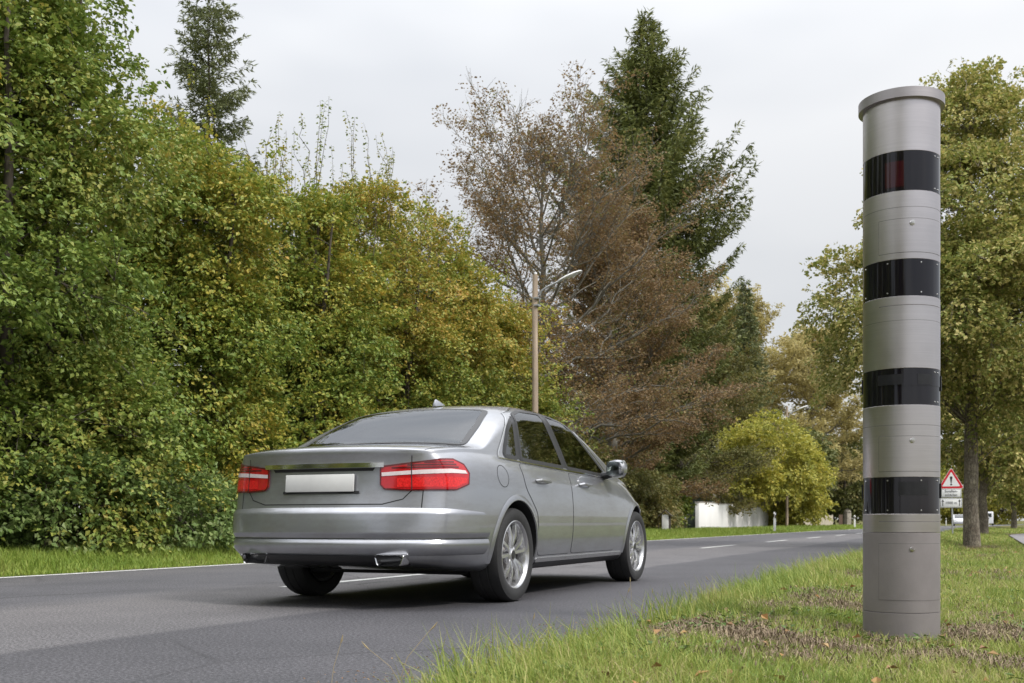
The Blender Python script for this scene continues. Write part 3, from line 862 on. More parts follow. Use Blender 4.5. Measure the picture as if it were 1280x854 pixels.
# (label, L, s, height, mat, width)
def hedge(name, label, s, h, rs_, mat, seed, L=13.5, rL=2.3, low=1.3, shoots=0, sh=1.0, top=0.62, nb=126, lf=.084):
    return crown_tree(name, label, "tree", L, s,
        [(0, 0, h * .42, rL, rs_, h * .42), (0.2, 0.0, h * .70, rL * .7, rs_ * .78, h * .30 - .45), (-1.3, 0.1, 2.2, 1.3, rs_ * .8, 1.9), (-.8, .3, h * .58, 1.3, rs_ * .65, h * .24)],
        nb, 26, 34, lf, mat, m_bark_dark, seed, h * .8, 0.17, stems=4, group=HG, shoots=shoots, shoot_h=sh, bough_r=.98, spray_len=.42, zmin=.25, inner=.45, rough=.34, dome=.75)
hedge("hedge_maple", "dark green maple at the left frame edge, its crown cut off by the picture top", 8.0, 11.5, 2.4, G['maple_dark'], 21, shoots=10, rL=2.6, nb=165)
hedge("hedge_maple", "tall dark green maple with a feathery top, left of the pointed spruce", 11.4, 10.4, 1.75, G['maple_dark'], 22, L=13.2, shoots=50, sh=1.2, nb=165)
hedge("hedge_maple", "yellow green maple of the hedge right in front of the pointed spruce", 15.3, 8.4, 1.9, G['maple_yellow'], 23, shoots=22, sh=.8)
hedge("hedge_maple", "yellowing maple of the hedge above the car boot with upright whips against the sky", 18.7, 8.5, 1.8, G['maple_yellow'], 24, shoots=46, sh=1.7)
hedge("hedge_hornbeam", "olive and gold hornbeam of the hedge above the car roof with upright whips", 21.9, 9.1, 1.8, G['hornbeam'], 25, shoots=40, sh=1.6)
hedge("hedge_hornbeam", "olive and gold hornbeam of the hedge, second from its right end", 25.0, 8.9, 1.7, G['hornbeam'], 26, shoots=16, sh=.8)
hedge("hedge_hornbeam", "golden olive hornbeam at the right end of the hedge, left of the wooden lamp pole", 27.2, 7.6, 1.1, G['hornbeam'], 29, rL=1.9, nb=110, L=13.0)
crown_tree("hedge_maple", "dim green maple standing behind the hedge front, seen through its gaps", "tree", 18.0, 13.0,
           [(0, 0, 4.2, 2.8, 3.8, 4.2), (0, 2, 3.0, 2.5, 3.5, 3.2)], 120, 14, 18, 0.13, G['maple_dark'], m_bark_dark, 27, 6, 0.2, stems=3, group=HG, bough_r=1.0)
crown_tree("hedge_hornbeam", "dim olive hornbeam behind the hedge front, seen through its gaps", "tree", 18.0, 22.0,
           [(0, 0, 3.8, 2.8, 4.0, 3.8), (0, 3, 3.0, 2.5, 3.5, 3.0)], 120, 14, 18, 0.13, G['dark'], m_bark_dark, 28, 5, 0.2, stems=3, group=HG, bough_r=1.0)
# low shrubs at its foot
SG = "low shrubs at the foot of the hedge"
def shrub(label, L, s, r, h, mat, seed, leaf=0.085, n=34, name="shrub"):
    return crown_tree(name, label, "shrub", L, s, [(0, 0, h * .48, r, r * 1.15, h * .5)], n, 12, 18, leaf, mat, m_bark_dark, seed, h * .6, 0.025, bough_r=.36, spray_len=.32, stems=3, group=SG, zmin=.1, inner=.5)
shrub("pale green elder shrub at the hedge foot, at the left frame edge", 11.6, 11.2, 1.0, 1.5, G['elder'], 31)
shrub("pale green elder shrub at the hedge foot, second from the left frame edge", 11.5, 13.1, 0.95, 1.35, G['elder'], 32)
shrub("small blue green shrub at the hedge foot, just left of the car", 11.7, 15.2, 0.75, 1.0, G['elder'], 33, n=26)
shrub("yellow and rust leaved bush poking out of the hedge above the elder shrubs", 11.7, 12.4, 0.55, 2.3, G['hornbeam'], 34, n=18)

# ------------------------------------------------------------------ tall trees behind
conifer("spruce", "tall dark spruce with a bare middle stem rising behind the hedge", "tree", 25, 30.5, 19.6, 2.3, 0.22, G['spruce'], m_bark_dark, 41, first=6, step=.62, per=7, card=(0.20, 0.06), gap=.22, profile=.5, drop=.55, upsweep=.25, dens=2.0)
limb_tree("copper_beech", "large copper beech with thin rust brown foliage and visible pale limbs", "tree", 16.4, 40.2, 15.3, 0.32, 2.2, 46, 7.5, G['beech'], m_bark_beech, 53, 0.105, 28, sub=12, tw=7, up=1.02, tip_bare=.72, spray=.75, top_spread=.28)
conifer("douglas_fir", "tallest evergreen fir, ragged green crown towering behind the copper beech", "tree", 18.2, 61.0, 30.0, 5.6, 0.45, G['fir'], m_bark_dark, 43, first=2.5, step=.70, per=9, card=(0.36, 0.10), upsweep=.36, gap=.06, profile=1.0, drop=.2, dens=1.9, full=.42, vary=.55, low=.7)
limb_tree("copper_beech", "second copper beech, denser, its brown boughs hanging low in front of the fir", "tree", 16.5, 49.3, 14.6, 0.34, 1.2, 42, 5.0, G['beech'], m_bark_beech, 44, 0.115, 36, sub=12, tw=7, up=.8, tip_bare=.3, spray=.8, top_spread=.3)
limb_tree("mixed_tree", "olive brown tree with drooping boughs above the gable of the small house", "tree", 17.5, 66.0, 12.0, 0.3, .8, 30, 5.2, G['olive'], m_bark_dark, 45, 0.16, 34, sub=10, tw=6, up=.6, spray=.85)
crown_tree("bush", "dark olive bush at the roadside between the car bonnet and the white wall", "bush", 13.2, 44.6, [(0, 0, 1.3, 1.2, 2.6, 1.4), (0.3, -2.4, 1.6, 1.3, 2.4, 1.8), (1.2, -5.5, 1.8, 1.6, 3.0, 2.0)], 110, 12, 20, .13, G['olive'], m_bark_dark, 46, 1.5, .06, stems=5, bough_r=.5, zmin=.1, inner=.5)
crown_tree("bush", "green leafy bush covering the left end of the white wall", "bush", 14.0, 50.6, [(0, 0, 1.2, .7, 1.1, 1.25)], 50, 12, 20, .13, G['maple_dark'], m_bark_dark, 47, 1.5, .06, stems=4, bough_r=.45, zmin=.1, inner=.5)
conifer("spruce", "slender pointed spruce rising between the fir and the golden trees", "tree", 20.0, 95.0, 21.4, 3.7, 0.25, G['spruce'], m_bark_dark, 48, first=2, step=.6, per=8, card=(0.36, 0.15), gap=.05, profile=.85, drop=.3, upsweep=.12, dens=1.4)
limb_tree("mixed_tree", "olive brown thin crowned tree beside the slender spruce", "tree", 19.5, 80.0, 11.5, 0.3, 1.0, 26, 5.2, G['olive'], m_bark_dark, 49, 0.2, 30, sub=10, tw=6, up=.8, tip_bare=.2, spray=.85)
crown_tree("yellow_maple", "bright yellow green maple hanging over the white wall", "tree", 15.6, 74.5, [(-1.6, 0.6, 5.2, 3.0, 4.0, 2.6), (-1.6, -3.5, 3.6, 1.5, 1.8, 1.2), (-2.2, 8.5, 3.0, 2.4, 3.4, 2.8), (-2.0, 5.5, 4.4, 2.4, 3.0, 2.2)], 220, 14, 20, .2, G['yellow'], m_bark_grey, 50, 7, .2, stems=1, rough=.32, bough_r=1.15, spray_len=.6, zmin=.5)
def far_tree(label, L, s, h, r, mat, seed, leaf=.26, n=120, name="far_tree", bark=m_bark_dark, low=.18, group="trees further down the road", sc=1.0):
    return crown_tree(name, label, "tree", L, s, [(0, 0, h * (.5 + low / 2), r, r, h * (.5 - low / 2)), (r * .3, r * .4, h * .45, r * .8, r * .8, h * .33)], n, 13, 18, leaf, mat, bark, seed, h * .8, .25, bough_r=1.25 * sc, spray_len=.8, group=group, zmin=h * low * .6, inner=.55)
limb_tree("golden_tree", "tall golden brown tree with a fine leafed crown behind the further lamp", "tree", 24, 104, 20.5, .38, 4, 34, 8.0, G['golden'], m_bark_beech, 55, .24, 34, sub=10, tw=6, up=.95, spray=1.05)
limb_tree("golden_tree", "pale gold tree behind the yellow maple, left of the tall golden brown one", "tree", 30, 122, 21, .38, 4, 30, 7.5, G['golden'], m_bark_beech, 56, .27, 34, sub=10, tw=6, up=.95, spray=1.1)
limb_tree("golden_tree", "golden tree partly hidden by the left side of the speed camera", "tree", 17.5, 112, 18.0, .36, 4, 32, 7.0, G['golden'], m_bark_beech, 57, .24, 34, sub=10, tw=6, up=.9, spray=1.05)
far_tree("dark green tree in the wood edge behind the picket fence", 17.0, 99, 9, 3.6, G['dark'], 61, low=.1)
far_tree("dark tree behind the stone gate post", 15.5, 118, 9.5, 4.0, G['dark'], 62, low=.12)
far_tree("dark olive tree of the wood edge behind the right hand delineator post", 14.5, 135, 11, 4.2, G['olive'], 63, low=.1)
far_tree("dark olive tree seen just left of the speed camera's foot", 14.0, 152, 12, 4.4, G['olive'], 64, low=.1)
far_tree("tall dim tree filling the gap behind the yellow maple", 25, 88, 13, 4.6, G['olive'], 65, low=.1)
far_tree("dark green tree deep behind the copper beeches", 26, 58, 11, 4.4, G['dark'], 66, low=.08)
far_tree("dark green tree deep behind the hedge end and lamp pole", 24, 42, 9, 4.0, G['dark'], 67, low=.06)
far_tree("dim olive tree deep behind the low beech boughs", 27, 72, 12, 4.6, G['olive'], 68, low=.08)
far_tree("olive tree closing the gap behind the further street lamp", 27, 118, 15.5, 5.5, G['olive'], 69, low=.1, n=150)
far_tree("golden olive tree beside the further street lamp, deep in the wood", 20, 126, 14, 5.5, G['golden'], 70, low=.1, n=150)
# ------------------------------------------------------------------ row of lindens on the near verge
LG = "row of linden trees on the near verge"
def linden(label, L, s, h, r, tr, seed, leaf, n, sp=16, lv=20, clear=3.4, br=.62):
    return crown_tree("linden_tree", label, "tree", L, s,
                      [(0, 0, clear + .18 * h, r * .94, r * .94, h * .2), (0, 0, h * .66, r * .66, r * .66, h * .19), (0, .1, h * .85, r * .28, r * .28, h * .13)],
                      n, sp, lv, leaf, G['linden'], m_bark_linden, seed, h * .9, tr, bough_r=br, spray_len=.42, group=LG, zmin=clear - .6, inner=.5, droop=.35, shoots=14, shoot_h=.7, rough=.22)
linden("linden with yellowing crown and pale trunk right behind the warning sign", .29, 27.2, 11.4, 3.65, .175, 71, .09, 340, 20, 26)
linden("second linden trunk just right of the nearest linden, in its shade", .12, 54.3, 11.5, 3.9, .21, 72, .17, 190, 14, 18, 2.7, .8)
linden("thin linden trunk further along the verge, left of the last two", -1.3, 98, 11, 4.0, .22, 73, .24, 120, 13, 16, 2.6, 1.0)
linden("last thin linden trunk by the footpath near the right frame edge", -2.6, 118, 11, 4.0, .22, 74, .26, 110, 13, 16, 2.6, 1.0)
for i, (lab, L, s, h, r, k) in enumerate([
    ("bright yellow green tree far behind the warning sign", 13, 190, 12, 5.5, 'yellow'),
    ("yellow tree at the far end of the road behind the white car", 9.5, 215, 11, 5.5, 'yellow'),
    ("green gold tree at the end of the road, between the linden trunks", 1, 225, 13, 6, 'maple_yellow'),
    ("pale green tree beyond the last lindens", -12, 205, 13, 6, 'maple_yellow'),
    ("yellow green tree beyond the footpath at the right frame edge", -16, 165, 13, 6, 'yellow'),
    ("olive tree beyond the footpath, behind the last linden", -9, 175, 10, 5, 'linden')]):
    far_tree(lab, L + float(bend(s)) * 0, s, h, r, G[k], 80 + i, leaf=.36, n=110, low=.06, sc=1.2)

# the same rows carry on behind the camera (they show in the column's and the car's gloss)
def off_copy(src, label, L, s, rz):
    o = copy_tree(src); o.location = P3(L, s); o.rotation_euler = (0, 0, rz); o['label'] = label
hedges = [o for o in C.objects if o.parent is None and o.name.startswith('hedge_')]
for i, (L, s) in enumerate([(13.5, 3.6), (13.8, -1.2), (13.3, -6.0), (13.6, -11), (13.4, -17), (13.5, -24), (13.6, -32)]):
    off_copy(hedges[(i * 2) % 4], "hedge tree out of view behind the photographer, number %s of the row" % ["one", "two", "three", "four", "five", "six", "seven"][i], L, s, i * 1.7)
lin = [o for o in C.objects if o.parent is None and o.name.startswith('linden')][0]
off_copy(lin, "linden of the row just behind the photographer", .3, -8.5, 1.0)
off_copy(lin, "linden of the row further behind the photographer", .3, -34, 2.0)
# ================================================================== SPEED CAMERA COLUMN
def metal_mat(name, col, rough, aniso, streak=0.06):
    m, nt, b = new_mat(name)
    b.inputs['Metallic'].default_value = 1.0
    b.inputs['Roughness'].default_value = rough
    b.inputs['Anisotropic'].default_value = aniso
    tg = nt.nodes.new("ShaderNodeTangent"); tg.direction_type = 'RADIAL'; tg.axis = 'Z'
    nt.links.new(tg.outputs[0], b.inputs['Tangent'])
    t = noise(nt, 3.0, 6, 0.7, stretch=(1, 1, 60)); t2 = noise(nt, 2.2, 5, 0.6)
    r = ramp(nt, [(0.3, tuple(c * (1 - streak) for c in col)), (0.7, tuple(c * (1 + streak) for c in col))])
    nt.links.new(t.outputs['Fac'], r.inputs[0])
    r2 = ramp(nt, [(0.3, (0.88, 0.87, 0.86)), (0.65, (1.0, 1.0, 1.0))])
    nt.links.new(t2.outputs['Fac'], r2.inputs[0])
    mm = nt.nodes.new("ShaderNodeMix"); mm.data_type = 'RGBA'; mm.blend_type = 'MULTIPLY'; mm.inputs[0].default_value = 1
    nt.links.new(r.outputs[0], mm.inputs[6]); nt.links.new(r2.outputs[0], mm.inputs[7])
    nt.links.new(mm.outputs[2], b.inputs['Base Color'])
    mr = nt.nodes.new("ShaderNodeMapRange"); mr.inputs['To Min'].default_value = rough - .05; mr.inputs['To Max'].default_value = rough + .08
    nt.links.new(t2.outputs['Fac'], mr.inputs['Value']); nt.links.new(mr.outputs[0], b.inputs['Roughness'])
    return m
m_steel = metal_mat("brushed_steel", (0.62, 0.585, 0.59), 0.33, 0.7)
m_steel_cap = metal_mat("cap_metal", (0.40, 0.375, 0.38), 0.40, 0.5)
m_greypaint = simple("grey_column_paint", (0.235, 0.215, 0.215), 0.5, metal=0.35, var=0.10, scale=5, bump=0.15, bscale=200)
m_blackglass, nt, b = new_mat("black_band_glass")
b.inputs['Base Color'].default_value = (0.006, 0.005, 0.008, 1); b.inputs['Roughness'].default_value = 0.07
b.inputs['Specular IOR Level'].default_value = 0.48; b.inputs['Coat Weight'].default_value = 0.1; b.inputs['Coat Roughness'].default_value = 0.03
t = noise(nt, 3.5, 4, 0.6, stretch=(1, 1, 0.12)); bp = nt.nodes.new("ShaderNodeBump"); bp.inputs['Distance'].default_value = 0.004; bp.inputs['Strength'].default_value = 0.55
nt.links.new(t.outputs['Fac'], bp.inputs['Height']); nt.links.new(bp.outputs[0], b.inputs['Normal'])
m_lens = simple("lens_red_black", (0.030, 0.004, 0.008), 0.08, var=.2, spec=.6)
m_darkwin = simple("matt_dark_window", (0.012, 0.012, 0.014), 0.32, var=.3, scale=30, spec=.4)
m_seam = simple("dark_seam", (0.13, 0.12, 0.12), 0.7)
m_lock = simple("lock_metal", (0.62, 0.61, 0.6), 0.3, metal=1.0, var=.1)
PX, PY, PR = 2.007, 5.57, 0.188
pil = thing("speed_camera_column", "tall brushed steel speed camera column with four black glass bands on the verge", "speed camera", (PX, PY, 0.0))
TH0 = math.atan2(-PY, -PX)
def arc_panel(r0, r1, a0, a1, z0, z1, name, mat, parent, n=48, bevel=0.0):
    a = np.radians(np.linspace(a0, a1, n)) + TH0
    V, F = [], []
    for t_ in a:
        c, s_ = math.cos(t_), math.sin(t_)
        V += [(r0 * c, r0 * s_, z0), (r1 * c, r1 * s_, z0), (r1 * c, r1 * s_, z1), (r0 * c, r0 * s_, z1)]
    for i in range(n - 1):
        p, q = i * 4, i * 4 + 4
        F += [(p + 1, q + 1, q + 2, p + 2), (p + 2, q + 2, q + 3, p + 3), (p, p + 3, q + 3, q), (p + 1, p, q, q + 1)]
    F += [(0, 1, 2, 3), (n * 4 - 4, n * 4 - 1, n * 4 - 2, n * 4 - 3)]
    mb = MB(); mb.add(V, F)
    return mb.build(name, mat, parent)
def ring(r0, z0, z1, name, mat, parent, rin=None, n=96, ch=0.001):
    rin = r0 - 0.02 if rin is None else rin
    return MB().lathe([(rin, z0), (r0 - ch, z0), (r0, z0 + ch), (r0, z1 - ch), (r0 - ch, z1), (rin, z1)], n).build(name, mat, parent)
bands = [(2.233, 2.432), (1.707, 1.892), (1.163, 1.347), (0.618, 0.803)]
ring(PR, -0.15, 0.120, "foot", m_greypaint, pil)
ring(PR, 0.1225, 0.5235, "base_section", m_greypaint, pil)
lo = 0.526
for i, (z0, z1) in enumerate(reversed(bands)):
    ring(PR, lo, z0, "column_section", m_steel, pil)
    lo = z1
ring(PR, lo, 2.700, "column_section", m_steel, pil)
MB().lathe([(0.0, 2.694), (0.2105, 2.694), (0.2105, 2.7425), (0.0, 2.7445)], 96).build("cap", m_steel_cap, pil)
for i, (z0, z1) in enumerate(bands):
    bd = ring(PR - 0.0008, z0 + 0.0005, z1 - 0.0005, "glass_band", m_blackglass, pil, ch=0.0004)
    if i == 0:
        arc_panel(PR - .002, PR + .0002, -24, 4, z0 + .02, z1 - .05, "camera_lens_window", m_lens, bd)
    if i == 2:
        arc_panel(PR - .002, PR + .0012, -60, 78, z1 - .088, z1 - .024, "window_frame", m_blackglass, bd)
        arc_panel(PR - .002, PR + .0022, -36, 2, z1 - .082, z1 - .030, "camera_window", m_darkwin, bd)
        arc_panel(PR - .002, PR + .0022, 24, 50, z1 - .082, z1 - .030, "camera_window", m_darkwin, bd)
    if i == 3:
        arc_panel(PR - .002, PR + .0018, -4, 42, z1 - .090, z1 - .024, "camera_window", m_darkwin, bd)
    if i in (2, 3):
        for a in (-92, 84):
            arc_panel(PR - .004, PR + .006, a - 2.5, a + 2.5, z1 - .105, z1 - .03, "mounting_tab", m_darkwin, bd, 6)
    mb = MB()
    for a in ((-66, -20, 30, 66) if i in (1, 3) else (58, 68)):
        for z in (z0 + .018, z1 - .018):
            t_ = TH0 + rad(a)
            Mx = Matrix.Translation((PR * math.cos(t_), PR * math.sin(t_), z)) @ Matrix.Rotation(t_, 4, 'Z') @ Matrix.Rotation(rad(90), 4, 'Y')
            mb.lathe([(0.0, 0.0022), (0.0035, 0.002), (0.0042, 0.0), (0.0042, -.004)], 10, Mx)
    mb.build("screws", m_lock, bd)
def hatch(a0, a1, z0, z1, mat, lock=None):
    da = math.degrees(0.0022 / PR)
    arc_panel(PR - .004, PR + .0004, a0 - da, a1 + da, z0 - .0025, z1 + .0025, "hatch_seam", m_seam, pil)
    h = arc_panel(PR - .004, PR + .0011, a0, a1, z0, z1, "service_hatch", mat, pil)
    if lock:
        t_ = TH0 + rad(lock[0])
        Mx = Matrix.Translation((PR * math.cos(t_), PR * math.sin(t_), lock[1])) @ Matrix.Rotation(t_, 4, 'Z') @ Matrix.Rotation(rad(90), 4, 'Y')
        lk = MB().lathe([(0.0, 0.006), (0.010, 0.0058), (0.0125, 0.004), (0.0128, -.002)], 24, Mx).build("lock", m_lock, h)
        M2 = Mx @ Matrix.Translation((-0.006, 0.002, 0.0075))
        MB().lathe([(0.0, 0.002), (0.0085, 0.0015), (0.009, -.002)], 20, M2).build("lock_cover", m_greypaint if mat is m_greypaint else m_lock, lk)
hatch(-34, 76, 1.925, 2.092, m_steel, (16, 2.068))
arc_panel(PR - .004, PR + .0006, -34, 76, 1.660, 1.6635, "panel_joint", m_seam, pil)
arc_panel(PR - .004, PR + .0006, -179, 179, 2.150, 2.152, "panel_joint", m_seam, pil)
arc_panel(PR - .004, PR + .0006, -179, 179, 1.062, 1.064, "panel_joint", m_seam, pil)
arc_panel(PR - .004, PR + .0006, -179, 179, 1.585, 1.5865, "panel_joint", m_seam, pil)
hatch(-34, 76, 0.832, 1.006, m_steel, (16, 0.983))
arc_panel(PR - .004, PR + .0006, -34, 76, 0.578, 0.5815, "panel_joint", m_seam, pil)
hatch(-34, 76, 0.186, 0.468, m_greypaint, (16, 0.442))

# ================================================================== LAMP POSTS
m_wood = simple("weathered_pole_wood", (0.36, 0.285, 0.215), 0.85, var=0.3, scale=14, bump=0.5, bscale=30, stretch=(1, 1, 0.08))
m_galv = simple("galvanised_metal", (0.42, 0.43, 0.44), 0.5, metal=.7, var=.12)
m_lamphead = simple("lamp_head_grey", (0.74, 0.74, 0.73), 0.5, var=.1)
m_diff = simple("lamp_diffuser", (0.62, 0.62, 0.6), 0.25, var=.05)
def lamp_post():
    r = thing("street_lamp", "wooden street lamp pole with curved metal arm, right of the hedge end", "street lamp", group="wooden street lamps along the far side")
    k = 9; zs = np.linspace(-.1, 6.75, k)
    MB().tube([(0.004 * math.sin(z * 2), 0, z) for z in zs], [0.088 - .003 * z for z in zs], 14).build("pole", m_wood, r)
    a = MB().tube([(0.10, 0, 5.95), (0.12, 0, 6.05), (0.13, 0, 6.22), (0.17, 0, 6.33), (0.30, 0, 6.41), (0.60, 0, 6.52), (0.72, 0, 6.56)], 0.028, 8)
    for z in (5.98, 6.16): a.box((0.06, 0, z), (0.13, 0.19, 0.035))
    arm = a.build("arm", m_galv, r)
    Mx = Matrix.Translation((0.70, 0, 6.555)) @ Matrix.Rotation(rad(-17), 4, 'Y')
    h = MB(); prof = [(-.05, .03, .03), (.05, .055, .045), (.2, .085, .055), (.42, .095, .05), (.55, .06, .03), (.58, .01, .008)]
    n = 14; V, F = [], []
    for x, wy, hz in prof:
        for q in range(n):
            t_ = 2 * math.pi * q / n
            V.append(Mx @ Vector((x, wy * math.cos(t_), hz * math.sin(t_) * (1.0 if math.sin(t_) > 0 else .45) + .015)))
    for i in range(len(prof) - 1):
        for q in range(n):
            F.append((i * n + q, i * n + (q + 1) % n, (i + 1) * n + (q + 1) % n, (i + 1) * n + q))
    F += [tuple(range(n)), tuple(range(len(prof) * n - 1, (len(prof) - 1) * n - 1, -1))]
    h.add(V, F); hd = h.build("lamp_head", m_lamphead, r)
    d = MB(); V, F = [], []
    prof = [(.14, .01, .003), (.16, .06, .018), (.3, .075, .032), (.44, .065, .02), (.46, .01, .003)]
    for x, wy, hz in prof:
        for q in range(n):
            t_ = 2 * math.pi * q / n
            V.append(Mx @ Vector((x, wy * math.cos(t_), hz * math.sin(t_) - .008)))
    for i in range(len(prof) - 1):
        for q in range(n):
            F.append((i * n + q, i * n + (q + 1) % n, (i + 1) * n + (q + 1) % n, (i + 1) * n + q))
    d.add(V, F); d.build("diffuser", m_diff, hd)
    MB().lathe([(0.0, .05), (.02, .045), (.03, .0), (.0, -.01)], 10, Matrix.Translation((.02, 0, 6.77))).build("insulator", m_lamphead, r)
    return r
lp = lamp_post()
lp.location = P3(10.34, 25.0) + Vector((0, 0, -.05)); lp.rotation_euler = (0, 0, ROAD_ANG * -1 + 0.0)
lp2 = copy_tree(lp); lp2.location = P3(13.0, 77.3); lp2.scale = (1.15, 1.15, 1.26)
lp2['label'] = "further street lamp with its arm showing above the bright yellow green maple"

# ================================================================== WARNING SIGN
m_signred = simple("sign_red", (0.62, 0.02, 0.035), 0.35, var=.05)
m_signwhite = simple("sign_white", (0.80, 0.80, 0.80), 0.35, var=.03)
m_black = simple("sign_black", (0.02, 0.02, 0.025), 0.5)
m_letters = simple("sign_letter_grey", (0.10, 0.10, 0.11), 0.5)
def text_obj(body, size, M, name, mat, parent, depth=0.002):
    cu = bpy.data.curves.new("lettering_curve", 'FONT')
    cu.body = body; cu.size = size; cu.align_x = 'CENTER'; cu.align_y = 'CENTER'; cu.extrude = depth; cu.offset = size * .012
    tmp = bpy.data.objects.new("lettering_tmp", cu); C.objects.link(tmp)
    dg = bpy.context.evaluated_depsgraph_get()
    me = bpy.data.meshes.new_from_object(tmp.evaluated_get(dg))
    bpy.data.objects.remove(tmp); bpy.data.curves.remove(cu)
    me.transform(M); me.name = name
    me.materials.clear()
    return link(name, me, mat, parent)
sg = thing("warning_sign", "red and white triangular danger sign with two white text plates beside the linden trunk", "road sign", P3(1.21, 44.3, 0.0), -ROAD_ANG + 0.02)
sg.location.z = -0.06
MB().tube([(0.06, .035, -.15), (0.0, .035, 2.62)], .03, 12).build("post", m_galv, sg)
FM = Matrix.Rotation(rad(90), 4, 'X')           # faces -Y
def tri(sz, zc, y0, y1, name, mat, parent, rr=.05):
    pts = []
    R_ = sz / math.sqrt(3)
    for k in range(3):
        a = rad(90 + 120 * k); c = Vector((math.cos(a), math.sin(a))) * (R_ - 2 * rr)
        for j in range(7):
            b_ = a + rad(-60 + 120 * j / 6)
            pts.append((c.x + rr * math.cos(b_), c.y + rr * math.sin(b_)))
    M = Matrix.Translation((0, 0, zc)) @ FM
    return MB().prism(pts, y0, y1, M).build(name, mat, parent)
zc = 1.90 + 0.9 * math.sqrt(3) / 6 + .0
tp = tri(.94, zc, 0, .012, "sign_plate", m_signwhite, sg)
tri(.90, zc, .012, .0145, "red_border", m_signred, tp)
tri(.64, zc, .0145, .017, "white_field", m_signwhite, tp, .02)
ex = MB()
M = Matrix.Translation((0, 0, zc)) @ FM
ex.prism([(-.036, .19), (-.045, .16), (-.018, -.06), (.018, -.06), (.045, .16), (.036, .19)], .017, .019, M)
ex.prism([(.036 * math.cos(rad(q * 30)), -.115 + .036 * math.sin(rad(q * 30))) for q in range(12)], .017, .019, M)
ex.build("exclamation_mark", m_black, tp)
def plate(w_, h_, z, name):
    M = Matrix.Translation((0, 0, z)) @ FM
    p = [(-w_ / 2, -h_ / 2), (w_ / 2, -h_ / 2), (w_ / 2, h_ / 2), (-w_ / 2, h_ / 2)]
    o = MB().prism(p, 0, .010, M).build(name, m_signwhite, sg, bevel=.003)
    fr = MB(); t_ = .012
    for cx, cy, sx, sy in ((0, h_ / 2 - .02, w_ - .03, t_), (0, -h_ / 2 + .02, w_ - .03, t_), (-w_ / 2 + .02, 0, t_, h_ - .052), (w_ / 2 - .02, 0, t_, h_ - .052)):
        fr.box((0, 0, 0), (sx, sy, .002), M=M @ Matrix.Translation((cx, cy, .0112)))
    fr.build("plate_border", m_letters, o)
    return o
p1 = plate(.72, .33, 1.72, "text_plate")
Mt = Matrix.Translation((0, -.0115, 1.72)) @ FM
text_obj("Straßen-", .135, Mt @ Matrix.Translation((0, .068, 0)), "lettering", m_letters, p1)
text_obj("schäden", .135, Mt @ Matrix.Translation((0, -.072, 0)), "lettering", m_letters, p1)
p2 = plate(.78, .36, 1.345, "text_plate")
Mt = Matrix.Translation((0, -.0115, 1.345)) @ FM
text_obj("1000 m", .135, Mt, "lettering", m_letters, p2)
for x in (-.295, .295):
    M = Matrix.Translation((x, -.0112, 1.345)) @ FM
    MB().prism([(-.014, -.12), (.014, -.12), (.014, .06), (.05, .05), (0, .135), (-.05, .05), (-.014, .06)], 0, .002, M).build("arrow", m_black, p2)

# ================================================================== DELINEATOR POSTS
m_plast = simple("post_white_plastic", (0.80, 0.80, 0.79), 0.45, var=.06)
m_blk = simple("post_black_band", (0.02, 0.02, 0.02), 0.6)
m_refl = simple("reflector", (0.55, 0.5, 0.45), 0.2)
def delineator():
    r = thing("delineator_post", "white roadside delineator post with black band, beside the white wall's right end", "delineator", group="white delineator posts beside the road")
    sec = [(-.06, -.05), (.06, -.05), (.065, -.03), (.02, .06), (-.02, .06), (-.065, -.03)]
    mb = MB(); n = 6
    def lvl(z, k): return [(x * k, y * k, z) for x, y in sec]
    V = lvl(-.2, 1) + lvl(.98, 1) + lvl(1.04, .7); V = [list(p) for p in V]
    for p in V[12:]: p[2] += (-.05 if p[0] > 0 else .0)
    F = [(i + o, (i + 1) % 6 + o, (i + 1) % 6 + o + 6, i + o + 6) for o in (0, 6) for i in range(6)] + [tuple(range(12, 18))]
    mb.add(V, F).build("post", m_plast, r)
    mb = MB(); k = 1.04
    V = [(x * k, y * k, .70 + (.07 if x < 0 else 0)) for x, y in sec] + [(x * k, y * k, .88 + (.07 if x < 0 else 0)) for x, y in sec]
    mb.add(V, [(i, (i + 1) % 6, (i + 1) % 6 + 6, i + 6) for i in range(6)]).build("black_band", m_blk, r)
    MB().box((0, -.055, .81), (.045, .008, .14)).build("reflector", m_refl, r, bevel=.003)
    return r
d0 = delineator()
for i, (L, s, lab) in enumerate([(10.1, 57.2, None), (10.1, 90, "white delineator post with black band, left of the speed camera's foot"),
                                 (10.2, 160, "distant white delineator post just left of the warning sign's post"),
                                 (1.2, 152, "distant white delineator post by the last thin linden trunk"),
                                 (1.25, 112, "distant white delineator post between the second and third linden trunks")]):
    o = d0 if i == 0 else copy_tree(d0)
    o.location = P3(L, s); o.rotation_euler = (0, 0, -ROAD_ANG)
    if lab: o['label'] = lab

